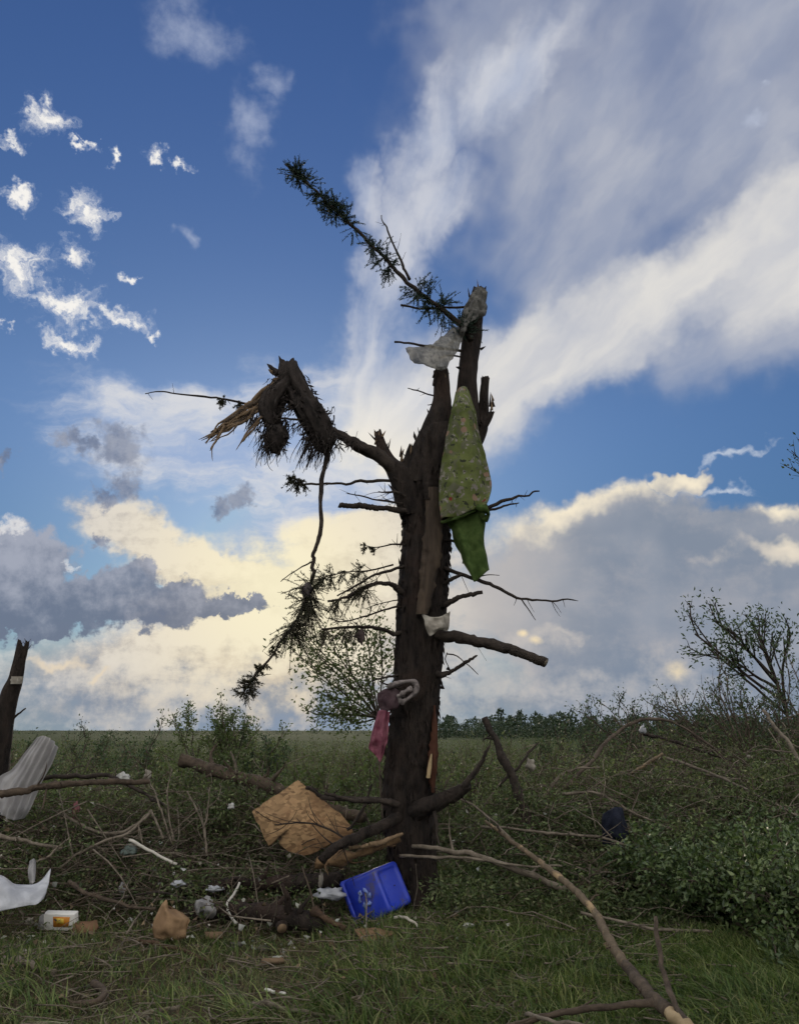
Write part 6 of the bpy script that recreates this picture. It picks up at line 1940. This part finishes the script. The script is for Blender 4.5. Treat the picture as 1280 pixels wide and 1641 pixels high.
for k, (px, Y, h, tl, ns, lab, mt) in enumerate(SH):
    rs = np.random.default_rng(300 + k)
    shrub('shrub', lab, 'shrub', gbase(px, Y), fan(ns, rs, tl, 1.0, 0.15), h * 0.72, 0.010 + 0.004 * h, 2, 18 if k < 3 else (9 if mt is not M_LEAF3 else 8), 0.06 if k < 3 else 0.055, 0.03, mt, 400 + k, 'shrubs and bushes round the brush heap',
          0.6, 0.06, (4, 5), 0.5, jitter=0.04)
# bank of thick bushes, right foreground
BK = [(1290, 6.7, .95, 'thick leafy bush at the right edge above the long grass'),
      (1215, 6.9, .90, 'thick leafy bush second from the right edge above the grass'),
      (1140, 7.4, .80, 'thick leafy bush right of the dark hollow'),
      (1060, 8.0, .75, 'leafy bush behind the dark hollow'),
      (1260, 7.8, 1.10, 'high olive bush behind the rightmost thick bush'),
      (1170, 8.3, 1.05, 'high olive bush behind the middle of the right bank'),
      (1090, 8.9, 1.05, 'olive bush right of the navy cloth'),
      (1250, 9.0, 1.25, 'tall olive bush high on the right bank'),
      (1020, 9.4, 0.95, 'olive bush behind the navy cloth'),
      (1150, 9.6, 1.15, 'tall olive bush behind the right bank')]
for k, (px, Y, h, lab) in enumerate(BK):
    rs = np.random.default_rng(500 + k)
    front = Y < 8.1
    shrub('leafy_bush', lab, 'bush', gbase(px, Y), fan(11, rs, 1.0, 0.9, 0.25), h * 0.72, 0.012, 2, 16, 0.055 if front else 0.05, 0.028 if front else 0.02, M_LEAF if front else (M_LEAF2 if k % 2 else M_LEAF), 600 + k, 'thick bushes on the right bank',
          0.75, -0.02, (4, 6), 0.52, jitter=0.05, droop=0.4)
for k, (px, Y, h, lab) in enumerate([(760, 8.6, .35, 'low weed clump right of the trunk foot'), (840, 8.5, .4, 'low weed clump left of the stripped branch'), (900, 8.3, .35, 'low weed clump in front of the dark hollow'),
                                     (350, 8.4, .35, 'low weed clump below the forked twig'), (420, 8.2, .3, 'low weed clump under the strand board'), (160, 8.3, .35, 'low weed clump in the dark hollow at left')]):
    rs = np.random.default_rng(700 + k)
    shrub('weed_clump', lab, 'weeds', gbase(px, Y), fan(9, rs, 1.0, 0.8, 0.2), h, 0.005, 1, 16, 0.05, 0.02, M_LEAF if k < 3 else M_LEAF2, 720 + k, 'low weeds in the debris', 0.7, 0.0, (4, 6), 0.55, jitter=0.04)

# wind-bent small tree on the right
tb = gbase(1290, 14.0)
TB = pt(1262, 1150, 14.0)
out, tips = [], []
rs = np.random.default_rng(81)
grow(rs, tb, TB - tb, (TB - tb).length, 0.06, 0, out, [], nseg=8, wob=0.02)
for (px, py, k) in [(1195, 1000, 3), (1150, 985, 2), (1130, 1035, 2), (1115, 1048, 1), (1230, 1005, 2), (1252, 1015, 2), (1170, 1075, 1), (1175, 1020, 3)]:
    tgt = pt(px, py, 14.0 + rs.uniform(-.7, .7))
    st = TB.lerp(pt(1240, 1085, 14), rs.uniform(0, 1))
    d = tgt - st
    grow(rs, st, d, d.length, 0.028, 2, out, tips, 0.55, 0.03, 8, (4, 5), 0.36, 0.06, 0.45)
root = thing('bent_tree', 'small wind-bent dark tree leaning left at the right side', 'tree', tb)
part('trunk_and_limbs', stems_mb(out, 6), M_LIMB, root)
mb = MB()
leaf_on(mb, tips, 8, 0.085, 0.036, rs, jitter=0.10)
part('crown', mb, M_LEAFD, root, kind='stuff', smooth=False)
# bare sprays over the arch, and the twig at the right edge
for k, (px, Y, a_, b_, lab) in enumerate([(1150, 12.0, (1075, 1110), (1040, 1118), 'bare windswept twigs rising over the arch'), (1200, 12.0, (1140, 1085), (1120, 1110), 'bare dark twigs left of the wind-bent tree')]):
    bs = pt(px, 1215, Y)
    out, tips = [], []
    rs = np.random.default_rng(90 + k)
    for q in range(7):
        tgt = pt(a_[0] + (b_[0] - a_[0]) * rs.uniform(), a_[1] + (b_[1] - a_[1]) * rs.uniform() + rs.uniform(-12, 30), Y)
        grow(rs, bs, tgt - bs, (tgt - bs).length, 0.010, 1, out, tips, 0.4, 0.03, 6, (2, 4), 0.4, 0.08, 0.4)
    b0 = Vector((bs.x, bs.y, ground_z(bs.x, bs.y)))
    grow(rs, b0, bs - b0, (bs - b0).length, 0.02, 0, out, [], nseg=6, wob=0.03)
    root = thing('bare_shrub', lab, 'shrub', b0)
    part('stems', stems_mb(out), M_TWIG, root)
    mb = MB()
    leaf_on(mb, tips, 3, 0.05, 0.025, rs, jitter=0.02)
    part('foliage', mb, M_LEAFD, root, kind='stuff', smooth=False)
eb = gbase(1420, 9.0)
out, tips = [], []
rs = np.random.default_rng(99)
mid = pt(1340, 800, 9.0)
grow(rs, eb, mid - eb, (mid - eb).length, 0.05, 0, out, [], nseg=6, wob=0.02)
for (px, py) in [(1262, 726), (1268, 742), (1275, 715), (1300, 690), (1345, 640), (1390, 660), (1430, 720), (1450, 800), (1380, 730)]:
    grow(rs, mid, pt(px, py, 9.0) - mid, (pt(px, py, 9.0) - mid).length, 0.008, 1, out, tips, 0.4, 0.0, 6, (3, 4), 0.3, 0.05, 0.5)
root = thing('edge_tree', 'bare twig tips of a tree just beyond the right edge', 'tree', eb)
part('trunk_and_limbs', stems_mb(out, 6), M_LIMB, root)
mb = MB()
leaf_on(mb, tips, 4, 0.05, 0.025, rs, jitter=0.02)
part('foliage', mb, M_LEAFD, root, kind='stuff', smooth=False)
